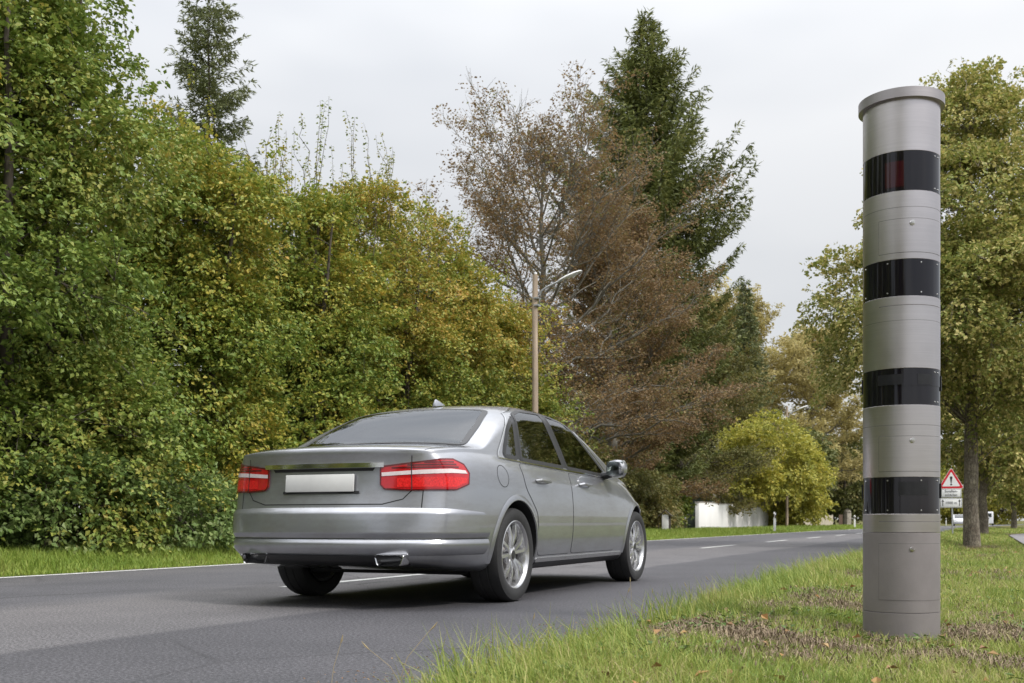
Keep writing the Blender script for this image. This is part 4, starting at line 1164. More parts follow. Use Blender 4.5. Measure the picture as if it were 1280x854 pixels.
# ================================================================== WALL, HUT, FENCE, GATE, LITTLE WAYSIDE BOX
m_wall, nt, b = new_mat("white_wall_render")
t1 = noise(nt, 0.9, 6, 0.65, stretch=(1, 1, .35)); r1 = ramp(nt, [(0.25, (0.60, 0.59, 0.57)), (0.42, (0.74, 0.735, 0.73)), (0.7, (0.80, 0.795, 0.79))])
nt.links.new(t1.outputs['Fac'], r1.inputs[0]); nt.links.new(r1.outputs[0], b.inputs['Base Color']); b.inputs['Roughness'].default_value = .9
def along(L0, s0_, L1, s1_):
    a, c = P3(L0, s0_), P3(L1, s1_)
    return a, c, (c - a).to_2d().length, math.atan2((c - a).y, (c - a).x)
a, c, ln, ang = along(14.7, 59.1, 15.1, 80.8)
wl = thing("garden_wall", "long white rendered garden wall beside the far verge", "wall", (a.x, a.y, 0), ang)
mb = MB()
n = 12
for i in range(n):
    pass
mb.prism([(0, -.3), (ln, -.3)] + [(ln * (1 - i / 12), 1.66 + .03 * math.sin(i * 1.9) - .03 * (1 - i / 12)) for i in range(13)], -.11, .11, Matrix.Rotation(rad(90), 4, 'X'))
mb.build("wall_body", m_wall, wl, bevel=.01)
mb = MB()
mb.prism([(-.03, 1.66), ] + [(ln * i / 12, 1.662 + .03 * math.sin((12 - i) * 1.9) - .03 * (i / 12)) for i in range(13)] + [(ln * i / 12, 1.70 + .03 * math.sin((12 - i) * 1.9) - .03 * (i / 12)) for i in range(12, -1, -1)], -.14, .14, Matrix.Rotation(rad(90), 4, 'X'))
mb.build("coping", simple("coping_stone", (0.30, 0.27, 0.24), .9, var=.3), wl)
m_hutwood = simple("hut_dark_wood", (0.075, 0.065, 0.055), .85, var=.3, stretch=(1, 1, .1), scale=12)
m_hutgreen = simple("hut_green_paint", (0.085, 0.115, 0.09), .7, var=.15)
m_barge = simple("bargeboard_pale", (0.46, 0.42, 0.38), .8, var=.2)
hut = thing("garden_hut", "small dark gabled hut peeping over the left end of the white wall", "hut", P3(16.6, 67.2), -0.2)
wm = MB(); wm.prism([(-.75, 0), (.75, 0), (.75, 2.1), (0, 2.75), (-.75, 2.1)], -2.4, 0, Matrix.Rotation(rad(90), 4, 'X')).build("hut_walls", m_hutgreen, hut)
rm = MB()
for sx in (-1, 1):
    V = [(0, -.25, 2.84), (sx * 1.0, -.25, 1.98), (sx * 1.0, 2.6, 1.98), (0, 2.6, 2.84), (0, -.25, 2.91), (sx * 1.03, -.25, 2.04), (sx * 1.03, 2.6, 2.04), (0, 2.6, 2.91)]
    rm.add(V, [(0, 1, 2, 3), (4, 5, 6, 7), (0, 1, 5, 4), (2, 3, 7, 6), (1, 2, 6, 5)])
rm.build("hut_roof", m_hutwood, hut)
for sx in (-1, 1):
    bm_ = MB().add([(0, -.29, 2.80), (sx * 1.02, -.29, 1.93), (sx * 1.02, -.29, 2.05), (0, -.29, 2.92), (0, -.255, 2.80), (sx * 1.02, -.255, 1.93), (sx * 1.02, -.255, 2.05), (0, -.255, 2.92)],
                   [(0, 1, 2, 3), (7, 6, 5, 4), (0, 1, 5, 4), (3, 2, 6, 7), (1, 2, 6, 5)])
    bm_.build("bargeboard", m_barge, hut)
wb = thing("wayside_box", "tiny white box with dark pitched roof on the verge beyond the car bonnet", "box", P3(11.9, 42.6), -0.25)
MB().box((0, 0, .30), (.26, .22, .74)).build("box_body", simple("box_white", (.72, .72, .71), .6, var=.1), wb, bevel=.008)
rm = MB()
for sx in (-1, 1):
    rm.add([(0, -.18, .84), (sx * .27, -.18, .60), (sx * .27, .18, .60), (0, .18, .84), (0, -.18, .87), (sx * .29, -.18, .62), (sx * .29, .18, .62), (0, .18, .87)],
           [(0, 1, 2, 3), (4, 5, 6, 7), (0, 1, 5, 4), (2, 3, 7, 6), (1, 2, 6, 5)])
rm.build("box_roof", m_hutwood, wb)
MB().box((.17, -.02, .28), (.10, .05, .70)).build("side_board", m_hutwood, wb)
m_fence = simple("pale_fence_wood", (0.47, 0.42, 0.33), .85, var=.2, scale=3)
a, c, ln, ang = along(14.6, 93.0, 14.8, 108.0)
fc = thing("picket_fence", "pale wooden board fence under the yellow green maple's right side", "fence", (a.x, a.y, a.z), ang)
mb = MB(); x = 0.0; k = 0
rs = random.Random(3)
while x < ln:
    mb.box((x + .3, 0, .53 + rs.uniform(-.02, .02)), (.60, .03, 1.0), M=None); x += .66
mb.build("boards", m_fence, fc)
for q in range(5): MB().box((ln * q / 4, .06, .55), (.1, .08, 1.15)).build("fence_post", m_fence, fc)
gp = thing("gate_post", "pale stone gate post with a rounded cap right of the picket fence", "gate post", P3(14.6, 115.0), ROAD_ANG)
m_stone = simple("gate_post_stone", (.36, .33, .28), .9, var=.3)
MB().box((0, 0, .65), (.55, .55, 1.5)).build("shaft", m_stone, gp, bevel=.03)
MB().lathe([(.0, 1.78), (.22, 1.70), (.36, 1.50), (.38, 1.40), (.0, 1.39)], 16).build("cap", m_stone, gp)
gt = thing("garden_gate", "low brown wooden gate beside the stone gate post", "gate", P3(14.6, 111.2), math.pi / 2 - ROAD_ANG)
mb = MB()
for q in range(9): mb.box((-1.3 + q * .33, 0, .6), (.29, .03, 1.0))
mb.build("gate_boards", simple("gate_brown", (.10, .06, .04), .8, var=.2), gt)
mb = MB()
for z in (.3, .9): mb.box((0, .04, z), (2.9, .04, .1))
mb.build("gate_rails", m_hutwood, gt)

# ================================================================== DISTANT VEHICLES
m_whitepaint = simple("white_car_paint", (.78, .79, .81), .3, coat=.6, var=.03)
m_fglass = simple("far_glass", (.03, .035, .04), .05, var=.2, spec=.7)
m_rub = simple("far_tyre", (.02, .02, .02), .8)
def far_vehicle(name, label, cat, L, s, head, side, roofw, glass):
    p = P3(L, s); p.z = 0.004
    r = thing(name, label, cat, p, head)
    W_ = 1.78
    MX = Matrix.Rotation(rad(90), 4, 'X')
    MB().prism(side, -W_ / 2, W_ / 2, MX).build("body", m_whitepaint, r, bevel=.09, seg=3)
    for poly, y0, y1 in glass:
        MB().prism(poly, y0, y1, MX).build("window", m_fglass, r, bevel=.01)
    for x in (side[0][0] + .75, side[1][0] - .8):
        for y in (-.80, .80):
            MB().lathe([(0, -.1), (.30, -.1), (.32, -.06), (.32, .06), (.30, .1), (0, .1)], 20, Matrix.Translation((x, y, .32)) @ MX).build("wheel", m_rub, r)
    for y in (-.62, .62):
        MB().box((side[1][0] - .03, y, .72), (.08, .34, .16)).build("headlight", simple("headlight_glass", (.6, .62, .65), .1), r, bevel=.03)
    MB().box((side[1][0] + .0, 0, .5), (.04, .8, .2)).build("grille", m_blk, r, bevel=.01)
    return r
car_side = [(-2.1, .25), (2.05, .25), (2.12, .6), (1.95, .85), (1.15, 1.0), (.35, 1.46), (-.9, 1.50), (-1.85, 1.05), (-2.12, .95)]
cg = [([(1.12, 1.03), (.42, 1.43), (.46, 1.45), (1.18, 1.04)], -.72, .72), ([(.95, 1.0), (.28, 1.40), (-.85, 1.43), (-1.5, 1.04)], -.9, -.885), ([(.95, 1.0), (.28, 1.40), (-.85, 1.43), (-1.5, 1.04)], .885, .9)]
far_vehicle("oncoming_car", "small white oncoming car far down the road, left of the nearest linden trunk", "car", 7.6, 153, ROAD_ANG * -1 + math.pi * 1.5 + .08, car_side, .6, cg)
van_side = [(-2.4, .28), (2.3, .28), (2.38, .8), (1.9, 1.1), (1.3, 1.85), (1.0, 1.95), (-2.4, 1.98)]
vg = [([(1.86, 1.14), (1.36, 1.80), (1.42, 1.82), (1.92, 1.15)], -.75, .75), ([(1.65, 1.15), (1.25, 1.7), (.6, 1.7), (.6, 1.15)], -.9, -.885), ([(1.65, 1.15), (1.25, 1.7), (.6, 1.7), (.6, 1.15)], .885, .9), ([(-2.415, 1.2), (-2.39, 1.2), (-2.39, 1.75), (-2.415, 1.75)], -.65, .65)]
far_vehicle("parked_van", "white van far down the road, right of the second linden trunk", "van", 6.4, 172, math.pi / 2 - ROAD_ANG, van_side, .7, vg)
# ================================================================== THE SILVER SALOON CAR
def pchip(xs, ys):
    xs = np.asarray(xs, float); ys = np.asarray(ys, float)
    h = np.diff(xs); dl = np.diff(ys) / h
    m = np.zeros(len(xs))
    for i in range(1, len(xs) - 1):
        if dl[i - 1] * dl[i] > 0:
            w1, w2 = 2 * h[i] + h[i - 1], h[i] + 2 * h[i - 1]
            m[i] = (w1 + w2) / (w1 / dl[i - 1] + w2 / dl[i])
    m[0], m[-1] = dl[0], dl[-1]
    def f(x):
        x = min(max(x, xs[0]), xs[-1])
        i = int(min(max(np.searchsorted(xs, x) - 1, 0), len(xs) - 2))
        t = (x - xs[i]) / h[i]
        return float(ys[i] * (2 * t ** 3 - 3 * t ** 2 + 1) + h[i] * m[i] * (t ** 3 - 2 * t ** 2 + t) + ys[i + 1] * (-2 * t ** 3 + 3 * t ** 2) + h[i] * m[i + 1] * (t ** 3 - t ** 2))
    return f
zt = pchip([0, .10, .3, .55, .72, 1.0, 1.25, 1.5, 1.8, 2.2, 2.6, 2.9, 3.2, 3.45, 3.66, 3.8, 4.1, 4.4, 4.65, 4.8, 4.87],
           [1.035, 1.045, 1.070, 1.085, 1.095, 1.225, 1.34, 1.425, 1.475, 1.498, 1.490, 1.445, 1.30, 1.16, 1.04, 1.005, .96, .90, .83, .74, .70])
zbelt = pchip([0, .1, .5, .9, 1.5, 2.5, 3.3, 3.7, 4.2, 4.6, 4.87], [.985, .99, 1.015, 1.01, .99, .955, .93, .92, .875, .77, .64])
ybelt = pchip([0, .4, .9, 1.5, 2.5, 3.3, 3.7, 4.2, 4.6, 4.87], [.735, .80, .835, .855, .862, .85, .83, .79, .70, .58])
wid = pchip([0, .2, .5, 1.0, 2, 3, 4, 4.4, 4.7, 4.87], [.80, .87, .905, .928, .925, .925, .918, .89, .80, .68])
zbot = pchip([0, .3, .9, 1.6, 3.4, 4.3, 4.87], [.30, .26, .21, .20, .20, .20, .24])
xrear = pchip([.2, .30, .40, .52, .62, .70, .84, .94, 1.0, 1.05], [.07, .03, .0, 0, .012, .045, .062, .062, .055, .075])
xfront = pchip([.2, .45, .62, .72, .80], [4.80, 4.87, 4.865, 4.83, 4.76])
FR = [0, .26, .52, .78]
def rows(x):
    w_, yb, zb, zl, zT = wid(x), ybelt(x), zbelt(x), zbot(x), zt(x)
    R = [(zl, .88 * w_), (zl + .05, .945 * w_), (.40, .983 * w_), (.57, w_), (.73, .993 * w_), (zb - .11, yb + (w_ - yb) * .72), (zb - .035, yb + (w_ - yb) * .30), (zb, yb)]
    rd = min(.05, (zT - zb) * .5)
    zs = zT - rd
    for f in (.10, .40, .72, .94):
        dz = (zs - zb) * f
        R.append((zb + dz, yb - .40 * dz - .12 * dz * dz))
    ye = R[-1][1]
    T = []
    for f in reversed(FR):
        T.append((zT - (rd * .75) * f ** 2.2, ye * f * .985))
    B = [(zl, .88 * w_ * f) for f in FR]
    return B, R, T
STX = [0, .16, .32, .5, .66, .76, .92, 1.14, 1.35, 1.52, 1.75, 2.05, 2.35, 2.6, 2.85, 3.05, 3.3, 3.52, 3.68, 3.82, 4.02, 4.25, 4.45, 4.6, 4.72, 4.87]
def xoff(x, y, z, first=False, last=False):
    a = (abs(y) / .85)
    if first: x = xrear(z)
    if last: x = xfront(z)
    fr = max(0, 1 - x / 1.05) ** 1.4; ff = max(0, 1 - (4.87 - x) / 1.3) ** 1.4
    return x + .21 * a ** 2.6 * fr - .42 * a ** 2.4 * ff
def build_cage():
    V, F = [], []
    rings = []
    for i, x in enumerate(STX):
        B, R, T = rows(x)
        half = B + R + T
        ring_ = {}
        fi, la = i == 0, i == len(STX) - 1
        pts = []
        for k, (z, y) in enumerate(half):
            pts.append((xoff(x, y, z, fi, la), -y, z))
        n = len(half)
        idx = list(range(len(V), len(V) + n)); V += pts
        # mirrored points (indices 0 and n-1 lie on the centre line)
        mir = [idx[0]] + [None] * (n - 2) + [idx[-1]]
        for k in range(1, n - 1):
            mir[k] = len(V); p = pts[k]; V.append((p[0], -p[1], p[2]))
        rings.append((idx, mir))
    n = len(rings[0][0])
    for (a, am), (b, bm_) in zip(rings[:-1], rings[1:]):
        for k in range(n - 1):
            F.append((a[k], b[k], b[k + 1], a[k + 1]))
            F.append((am[k], am[k + 1], bm_[k + 1], bm_[k]))
    nB, nR = 4, 12
    for which in (0, -1):
        idx, mir = rings[which]
        x = STX[which]
        B, R, T = rows(x)
        cols = [-1, -.78, -.52, -.26, 0, .26, .52, .78, 1]
        grid = []
        for r in range(nR):
            row = []
            for c in cols:
                src = idx if c <= 0 else mir
                f = abs(c)
                if f == 1: row.append(src[nB + r]); continue
                j = FR.index(f)
                if r == 0: row.append(src[j]); continue
                if r == nR - 1: row.append(src[nB + nR + (3 - j)]); continue
                z, y = R[r]
                # lift the upper rows a little towards the crowned top
                if r >= 8: z = z + (T[3 - j][0] - R[-1][0]) * ((r - 7) / 4)
                V.append((xoff(x, y * f, z, which == 0, which == -1), (1 if c > 0 else -1) * y * f, z)); row.append(len(V) - 1)
            grid.append(row)
        for r in range(nR - 1):
            for c in range(8):
                q = (grid[r][c], grid[r][c + 1], grid[r + 1][c + 1], grid[r + 1][c])
                F.append(q if which == -1 else q[::-1])
    return V, F
m_paint_car, nt, b = new_mat("silver_grey_car_paint")
t = noise(nt, 900, 2, 0.5); r = ramp(nt, [(0.3, (0.345, 0.355, 0.385)), (0.7, (0.435, 0.445, 0.48))])
nt.links.new(t.outputs['Fac'], r.inputs[0]); nt.links.new(r.outputs[0], b.inputs['Base Color'])
b.inputs['Metallic'].default_value = 0.8; b.inputs['Roughness'].default_value = 0.27
b.inputs['Coat Weight'].default_value = 1.0; b.inputs['Coat Roughness'].default_value = 0.015
# a film of road dirt: blotchy, with streaks
dn = noise(nt, 2.4, 6, 0.7, stretch=(.5, 1, 2.0)); dr = ramp(nt, [(0.42, (0, 0, 0)), (0.75, (.55, .55, .55))])
nt.links.new(dn.outputs['Fac'], dr.inputs[0])
dm = nt.nodes.new("ShaderNodeMix"); dm.data_type = 'RGBA'; dm.inputs[7].default_value = (.20, .185, .165, 1)
nt.links.new(dr.outputs[0], dm.inputs[0]); nt.links.new(r.outputs[0], dm.inputs[6]); nt.links.new(dm.outputs[2], b.inputs['Base Color'])
rm_ = nt.nodes.new("ShaderNodeMapRange"); rm_.inputs['To Min'].default_value = .25; rm_.inputs['To Max'].default_value = .42
nt.links.new(dn.outputs['Fac'], rm_.inputs['Value']); nt.links.new(rm_.outputs[0], b.inputs['Roughness'])
m_carglass, nt, b = new_mat("car_glass")
b.inputs['Base Color'].default_value = (0.012, 0.014, 0.016, 1); b.inputs['Roughness'].default_value = 0.03; b.inputs['Specular IOR Level'].default_value = 0.8
nt.nodes.remove(b)
tp_ = nt.nodes.new("ShaderNodeBsdfTransparent"); tp_.inputs[0].default_value = (0.50, 0.54, 0.52, 1)
gl_ = nt.nodes.new("ShaderNodeBsdfGlossy"); gl_.inputs['Roughness'].default_value = 0.02; gl_.inputs[0].default_value = (.95, .97, 1, 1)
fr_ = nt.nodes.new("ShaderNodeFresnel"); fr_.inputs[0].default_value = 1.75
gm_ = nt.nodes.new("ShaderNodeMixShader")
nt.links.new(fr_.outputs[0], gm_.inputs[0]); nt.links.new(tp_.outputs[0], gm_.inputs[1]); nt.links.new(gl_.outputs[0], gm_.inputs[2])
nt.links.new(gm_.outputs[0], nt.nodes["Material Output"].inputs[0])
m_gap = simple("panel_gap_black", (.012, .012, .013), .7)
m_trim = simple("black_trim", (.018, .018, .02), .35, var=.1)
m_chrome = simple("chrome_trim", (.78, .78, .79), .12, metal=1.0, var=.03)
m_red = simple("tail_light_red", (.42, .008, .012), .10, var=.12, scale=25, coat=.8, spec=.6)
m_redrim = simple("tail_light_dark_rim", (.10, .004, .006), .12, coat=.8)
m_redbright = simple("tail_light_red_reflector", (.60, .018, .018), .12, var=.35, scale=90, coat=.6)
m_clear = simple("tail_light_clear_strip", (.66, .58, .58), .12, var=.08, scale=40, coat=.8)
m_under = simple("underbody_black", (.014, .014, .015), .85)
m_tyre = simple("tyre_rubber", (.022, .022, .023), .75, var=.2, bump=.2, bscale=80)
m_rim = simple("alloy_rim", (.56, .56, .57), .26, metal=.85, var=.06)
m_brake = simple("brake_disc", (.22, .21, .20), .45, metal=.8, var=.15)
m_plate = simple("number_plate_white", (.60, .60, .585), .4, var=.06)
cdir = Vector((SA, CA, 0)); cnor = Vector((-CA, SA, 0))
car = thing("silver_car", "silver grey saloon car driving away along the near lane", "car", Vector((0.0, 7.83, 0.004)) + cnor * .90 + cdir * 1.33, math.pi / 2 - ROAD_ANG)
car.scale = (1.03, 1.03, 1.03)
OFF = (-2.43, 0, 0)
V, F = build_cage()
me0 = bpy.data.meshes.new("cage"); me0.from_pydata(V, [], F)
bm = bmesh.new(); bm.from_mesh(me0); bmesh.ops.recalc_face_normals(bm, faces=bm.faces); bm.to_mesh(me0); bm.free()
cage = bpy.data.objects.new("cage_tmp", me0); C.objects.link(cage)
sd = cage.modifiers.new("s", 'SUBSURF'); sd.levels = 2; sd.render_levels = 2
dg = bpy.context.evaluated_depsgraph_get()
me_s = bpy.data.meshes.new_from_object(cage.evaluated_get(dg))
bvh = BVHTree.FromPolygons([v.co[:] for v in me_s.vertices], [p.vertices[:] for p in me_s.polygons])
# wheel wells
AX_R, AX_F, TR = 1.14, 4.014, .33
cut = MB()
for x in (AX_R, AX_F):
    for sy in (-1, 1):
        Mx = Matrix.Translation((x, sy * .80, TR + .005)) @ Matrix.Rotation(rad(90), 4, 'X')
        cut.lathe([(0, -.24), (.372, -.24), (.372, .24), (0, .24)], 48, Mx)
mec = cut.mesh("cutter"); mec.materials.append(m_under)
cuto = bpy.data.objects.new("cut_tmp", mec); C.objects.link(cuto)
me_s.materials.append(m_paint_car)
# hollow cabin: the same skin pulled 4 cm inwards, kept between the bulkheads and above the seat floor
m_lining = simple("cabin_lining", (.045, .044, .043), .8, var=.15)
me_in = me_s.copy(); me_in.materials.clear(); me_in.materials.append(m_lining)
nn_ = [v.normal.copy() for v in me_s.vertices]
for v, n_ in zip(me_in.vertices, nn_): v.co = v.co - n_ * .045
def boolean(me_a, me_c, op):
    oa = bpy.data.objects.new("bool_a", me_a); C.objects.link(oa)
    ob = bpy.data.objects.new("bool_b", me_c); C.objects.link(ob)
    md = oa.modifiers.new("b", 'BOOLEAN'); md.object = ob; md.operation = op; md.solver = 'EXACT'; md.material_mode = 'TRANSFER'
    r_ = bpy.data.meshes.new_from_object(oa.evaluated_get(bpy.context.evaluated_depsgraph_get()))
    bpy.data.objects.remove(oa); bpy.data.objects.remove(ob)
    return r_
bx_ = MB().box((2.16, 0, 1.05), (2.86, 3, 1.0)).mesh("cabin_box"); bx_.materials.append(m_lining)
me_cab = boolean(me_in, bx_, 'INTERSECT')
me_s2 = boolean(me_s, me_cab, 'DIFFERENCE')
OPEN_S = [[(2.285, .99), (3.19, .968), (3.225, 1.0), (2.79, 1.33), (2.655, 1.382), (2.305, 1.412)], [(1.375, 1.01), (2.185, .992), (2.185, 1.414), (1.805, 1.399), (1.61, 1.357)], [(1.10, 1.026), (1.28, 1.017), (1.495, 1.312), (1.34, 1.228), (1.16, 1.085)]]
OPEN_T = [[(.80, -.64), (.785, 0), (.80, .64), (1.10, .595), (1.42, .51), (1.435, 0), (1.42, -.51), (1.10, -.595)], [(2.88, -.51), (2.86, 0), (2.88, .51), (3.2, .61), (3.54, .69), (3.58, 0), (3.54, -.69), (3.2, -.61)]]
for poly in OPEN_S:
    mk_ = MB().prism(poly, -1.2, 1.2, Matrix.Rotation(rad(90), 4, 'X')).mesh("opening"); mk_.materials.append(m_gap)
    me_s2 = boolean(me_s2, mk_, 'DIFFERENCE')
for poly in OPEN_T:
    mk_ = MB().prism(poly, 1.0, 2.0).mesh("opening"); mk_.materials.append(m_gap)
    me_s2 = boolean(me_s2, mk_, 'DIFFERENCE')
me_s = me_s2
tmp = bpy.data.objects.new("body_tmp", me_s); C.objects.link(tmp)
bo = tmp.modifiers.new("b", 'BOOLEAN'); bo.object = cuto; bo.operation = 'DIFFERENCE'; bo.solver = 'EXACT'; bo.material_mode = 'TRANSFER'
dg = bpy.context.evaluated_depsgraph_get()
me_b = bpy.data.meshes.new_from_object(tmp.evaluated_get(dg))
for o in (cage, cuto, tmp): bpy.data.objects.remove(o)
me_b.name = "body"
bm = bmesh.new(); bm.from_mesh(me_b)
for f in bm.faces: f.smooth = True
for e in bm.edges:
    if len(e.link_faces) == 2 and e.calc_face_angle(0) > rad(32): e.smooth = False
bm.to_mesh(me_b); bm.free()
link("body", me_b, None, car, OFF)

def pside(sy):
    return lambda u, v: (Vector((u, sy * 3, v)), Vector((0, -sy, 0)))
def prear(u, v):
    t_ = rad(u); o_ = Vector((-math.cos(t_), -math.sin(t_), 0))
    return Vector((.85, 0, v)) + o_ * 3, -o_
def pfront(u, v):
    t_ = rad(u); o_ = Vector((math.cos(t_), -math.sin(t_), 0))
    return Vector((3.9, 0, v)) + o_ * 3, -o_
def ptop(u, v):
    return Vector((u, v, 4)), Vector((0, 0, -1))
def hit(proj, u, v, off):
    o_, d_ = proj(u, v)
    loc, nor, i, ds = bvh.ray_cast(o_, d_)
    if loc is None:
        loc, nor, i, ds = bvh.find_nearest(o_ + d_ * 2.1)
    if nor.dot(d_) > 0: nor = -nor
    return loc + nor * off, nor
def rpoly(poly, r, n=4):
    out_ = []
    k = len(poly)
    for i in range(k):
        p, a, c = Vector(poly[i]), Vector(poly[i - 1]), Vector(poly[(i + 1) % k])
        ri = r[i] if isinstance(r, (list, tuple)) else r
        u, v = (a - p), (c - p)
        ri = min(ri, u.length * .45, v.length * .45)
        s_, e_ = p + u.normalized() * ri, p + v.normalized() * ri
        for j in range(n + 1):
            t_ = j / n
            q = s_ * (1 - t_) ** 2 + p * 2 * t_ * (1 - t_) + e_ * t_ ** 2
            out_.append((q.x, q.y))
    return out_
def cpanel(name, poly, proj, off, mat, parent=None, du=.05, dv=.05, rim=.008):
    bm = bmesh.new()
    vs = [bm.verts.new((p[0], p[1], 0)) for p in poly]
    bm.faces.new(vs)
    us = [p[0] for p in poly]; vv = [p[1] for p in poly]
    for lo_, hi_, st_, ax in ((min(us), max(us), du, 0), (min(vv), max(vv), dv, 1)):
        n = max(2, int((hi_ - lo_) / st_) + 1)
        for i in range(1, n):
            c = lo_ + (hi_ - lo_) * i / n
            co = (c, 0, 0) if ax == 0 else (0, c, 0); no = (1, 0, 0) if ax == 0 else (0, 1, 0)
            bmesh.ops.bisect_plane(bm, geom=bm.verts[:] + bm.edges[:] + bm.faces[:], plane_co=co, plane_no=no, dist=1e-6)
    nrmls = {}
    for v in bm.verts:
        p, n_ = hit(proj, v.co.x, v.co.y, off(v.co.y) if callable(off) else off)
        v.co = p; nrmls[v] = n_
    if rim:
        be = [e for e in bm.edges if len(e.link_faces) == 1]
        nv_ = {}
        for e in be:
            for v in e.verts:
                if v not in nv_: nv_[v] = bm.verts.new(v.co - nrmls[v] * (rim + (0.03 if callable(off) else off)))
        for e in be:
            a, c = e.verts
            bm.faces.new((a, c, nv_[c], nv_[a]))
    bmesh.ops.recalc_face_normals(bm, faces=bm.faces)
    bm.faces.ensure_lookup_table()
    # make the sheet face outwards
    f0 = max(bm.faces, key=lambda f: f.calc_area())
    v0 = f0.verts[0]
    if v0 in nrmls and f0.normal.dot(nrmls[v0]) < 0: bmesh.ops.reverse_faces(bm, faces=bm.faces)
    for f in bm.faces: f.smooth = True
    for e in bm.edges:
        if len(e.link_faces) == 2 and e.calc_face_angle(0) > rad(40): e.smooth = False
    me = bpy.data.meshes.new(name); bm.to_mesh(me); bm.free()
    if parent is None: return link(name, me, mat, car, OFF)
    o = link(name, me, mat, parent)
    return o
class Seam:
    def __init__(s): s.v, s.f = [], []
    def add(s, pts, proj, w_, off=.0009, step=.02):
        P = [Vector(p) for p in pts]
        sc = Vector((1, 1))
        L_ = [P[0]]
        for a, c in zip(P[:-1], P[1:]):
            n = max(1, int((c - a).length / step))
            for i in range(1, n + 1): L_.append(a + (c - a) * i / n)
        H = [hit(proj, p.x, p.y, off) for p in L_]
        base = len(s.v)
        for i, (p, n_) in enumerate(H):
            t_ = (H[min(i + 1, len(H) - 1)][0] - H[max(i - 1, 0)][0]).normalized()
            sd_ = t_.cross(n_).normalized() * (w_ / 2)
            s.v += [p + sd_, p - sd_]
        for i in range(len(H) - 1):
            b_ = base + 2 * i
            s.f.append((b_, b_ + 1, b_ + 3, b_ + 2))
        return s
    def build(s, name, mat, parent=None):
        me = bpy.data.meshes.new(name); me.from_pydata([tuple(p) for p in s.v], [], s.f)
        for p in me.polygons: p.use_smooth = True
        return link(name, me, mat, parent or car, OFF if parent is None else None)

# glass ------------------------------------------------------------
WF = [(2.28, .985), (3.20, .962), (3.24, 1.0), (2.80, 1.335), (2.66, 1.388), (2.30, 1.418)]
WR = [(1.36, 1.005), (2.19, .987), (2.19, 1.420), (1.80, 1.405), (1.60, 1.362)]
WQ = [(1.08, 1.020), (1.29, 1.010), (1.515, 1.325), (1.34, 1.235), (1.15, 1.085)]
SUR = [(.98, 1.000), (2.2, .968), (3.30, .942), (3.33, .985), (2.85, 1.345), (2.68, 1.405), (2.3, 1.434), (1.80, 1.422), (1.50, 1.358), (1.25, 1.20), (1.0, 1.035)]
for sy in (-1, 1):
    pr = pside(sy)
    for poly in (WF, WR, WQ):
        g_ = cpanel("side_window", rpoly(poly, .035), pr, .0032, m_carglass, rim=0)
        rp = rpoly(poly, .035)
        k_ = [(p[0] * .0 + p[0], p[1]) for p in rp]
        Seam().add(k_ + [k_[0]], pr, .034, .0040).build("window_rubber", m_trim, g_)
    Seam().add([(2.238, .985), (2.245, 1.415)], pr, .085, .0028).build("door_pillar_trim", m_trim)
    Seam().add([(1.325, 1.005), (1.55, 1.340)], pr, .050, .0028).build("door_pillar_trim", m_trim)
    Seam().add([(3.30, .940), (2.2, .966), (1.4, .985), (.97, .999), (1.0, 1.04), (1.25, 1.208), (1.5, 1.366), (1.8, 1.43), (2.3, 1.442), (2.68, 1.413), (2.86, 1.35), (3.34, .985)], pr, .012, .0045).build("chrome_window_line", m_chrome)
rw_ = cpanel("rear_window", rpoly([(.775, -.66), (.765, 0), (.775, .66), (1.10, .615), (1.44, .53), (1.455, 0), (1.44, -.53), (1.10, -.615)], .05), ptop, .003, m_carglass, rim=0)
cpanel("windscreen", rpoly([(2.86, -.53), (2.84, 0), (2.86, .53), (3.2, .63), (3.58, .72), (3.64, 0), (3.58, -.72), (3.2, -.63)], .05), ptop, .003, m_carglass, rim=0)
rwp = rpoly([(.775, -.66), (.765, 0), (.775, .66), (1.10, .615), (1.44, .53), (1.455, 0), (1.44, -.53), (1.10, -.615)], .05)
Seam().add(rwp + [rwp[0]], ptop, .045, .0036).build("window_rubber", m_trim, rw_)
# cabin ------------------------------------------------------------
m_seat = simple("seat_leather_grey", (.060, .058, .056), .55, var=.15, scale=20)
def cushion(mb, c, d, tilt):
    mb.box((0, 0, 0), d, M=Matrix.Translation(c) @ Matrix.Rotation(rad(tilt), 4, 'Y'))
for y in (-.37, .37):
    mb = MB(); cushion(mb, (2.35, y, .62), (.50, .50, .16), -6); cushion(mb, (2.06, y, .92), (.14, .48, .60), -14)
    st_ = mb.build("front_seat", m_seat, car, bevel=.05, seg=3, loc=OFF)
    hr = MB(); cushion(hr, (1.955, y, 1.255), (.09, .27, .17), -10); hr.build("headrest", m_seat, st_, bevel=.035, seg=3)
mb = MB(); cushion(mb, (1.42, 0, .62), (.46, 1.24, .16), -6); cushion(mb, (1.14, 0, .84), (.14, 1.24, .46), -20)
bs_ = mb.build("rear_bench", m_seat, car, bevel=.05, seg=3, loc=OFF)
for y in (-.37, .37):
    hr = MB(); cushion(hr, (1.06, y, 1.09), (.09, .27, .13), -14); hr.build("headrest", m_seat, bs_, bevel=.035, seg=3)
MB().box((3.28, 0, .86), (.42, 1.44, .22)).build("dashboard", m_lining, car, bevel=.06, seg=3, loc=OFF)
sw = []
for q in range(25):
    t_ = 2 * math.pi * q / 24
    sw.append(Vector((2.92, .37, .93)) + Vector((.06 * math.sin(t_), .185 * math.cos(t_), .175 * math.sin(t_))))
swm = MB().tube(sw, .016, 8, cap=False); swm.box((2.95, .37, .93), (.05, .33, .05))
swm.build("steering_wheel", m_trim, car, loc=OFF)
MB().box((2.86, 0, 1.385), (.03, .22, .06)).build("inside_mirror", m_trim, car, bevel=.012, loc=OFF)
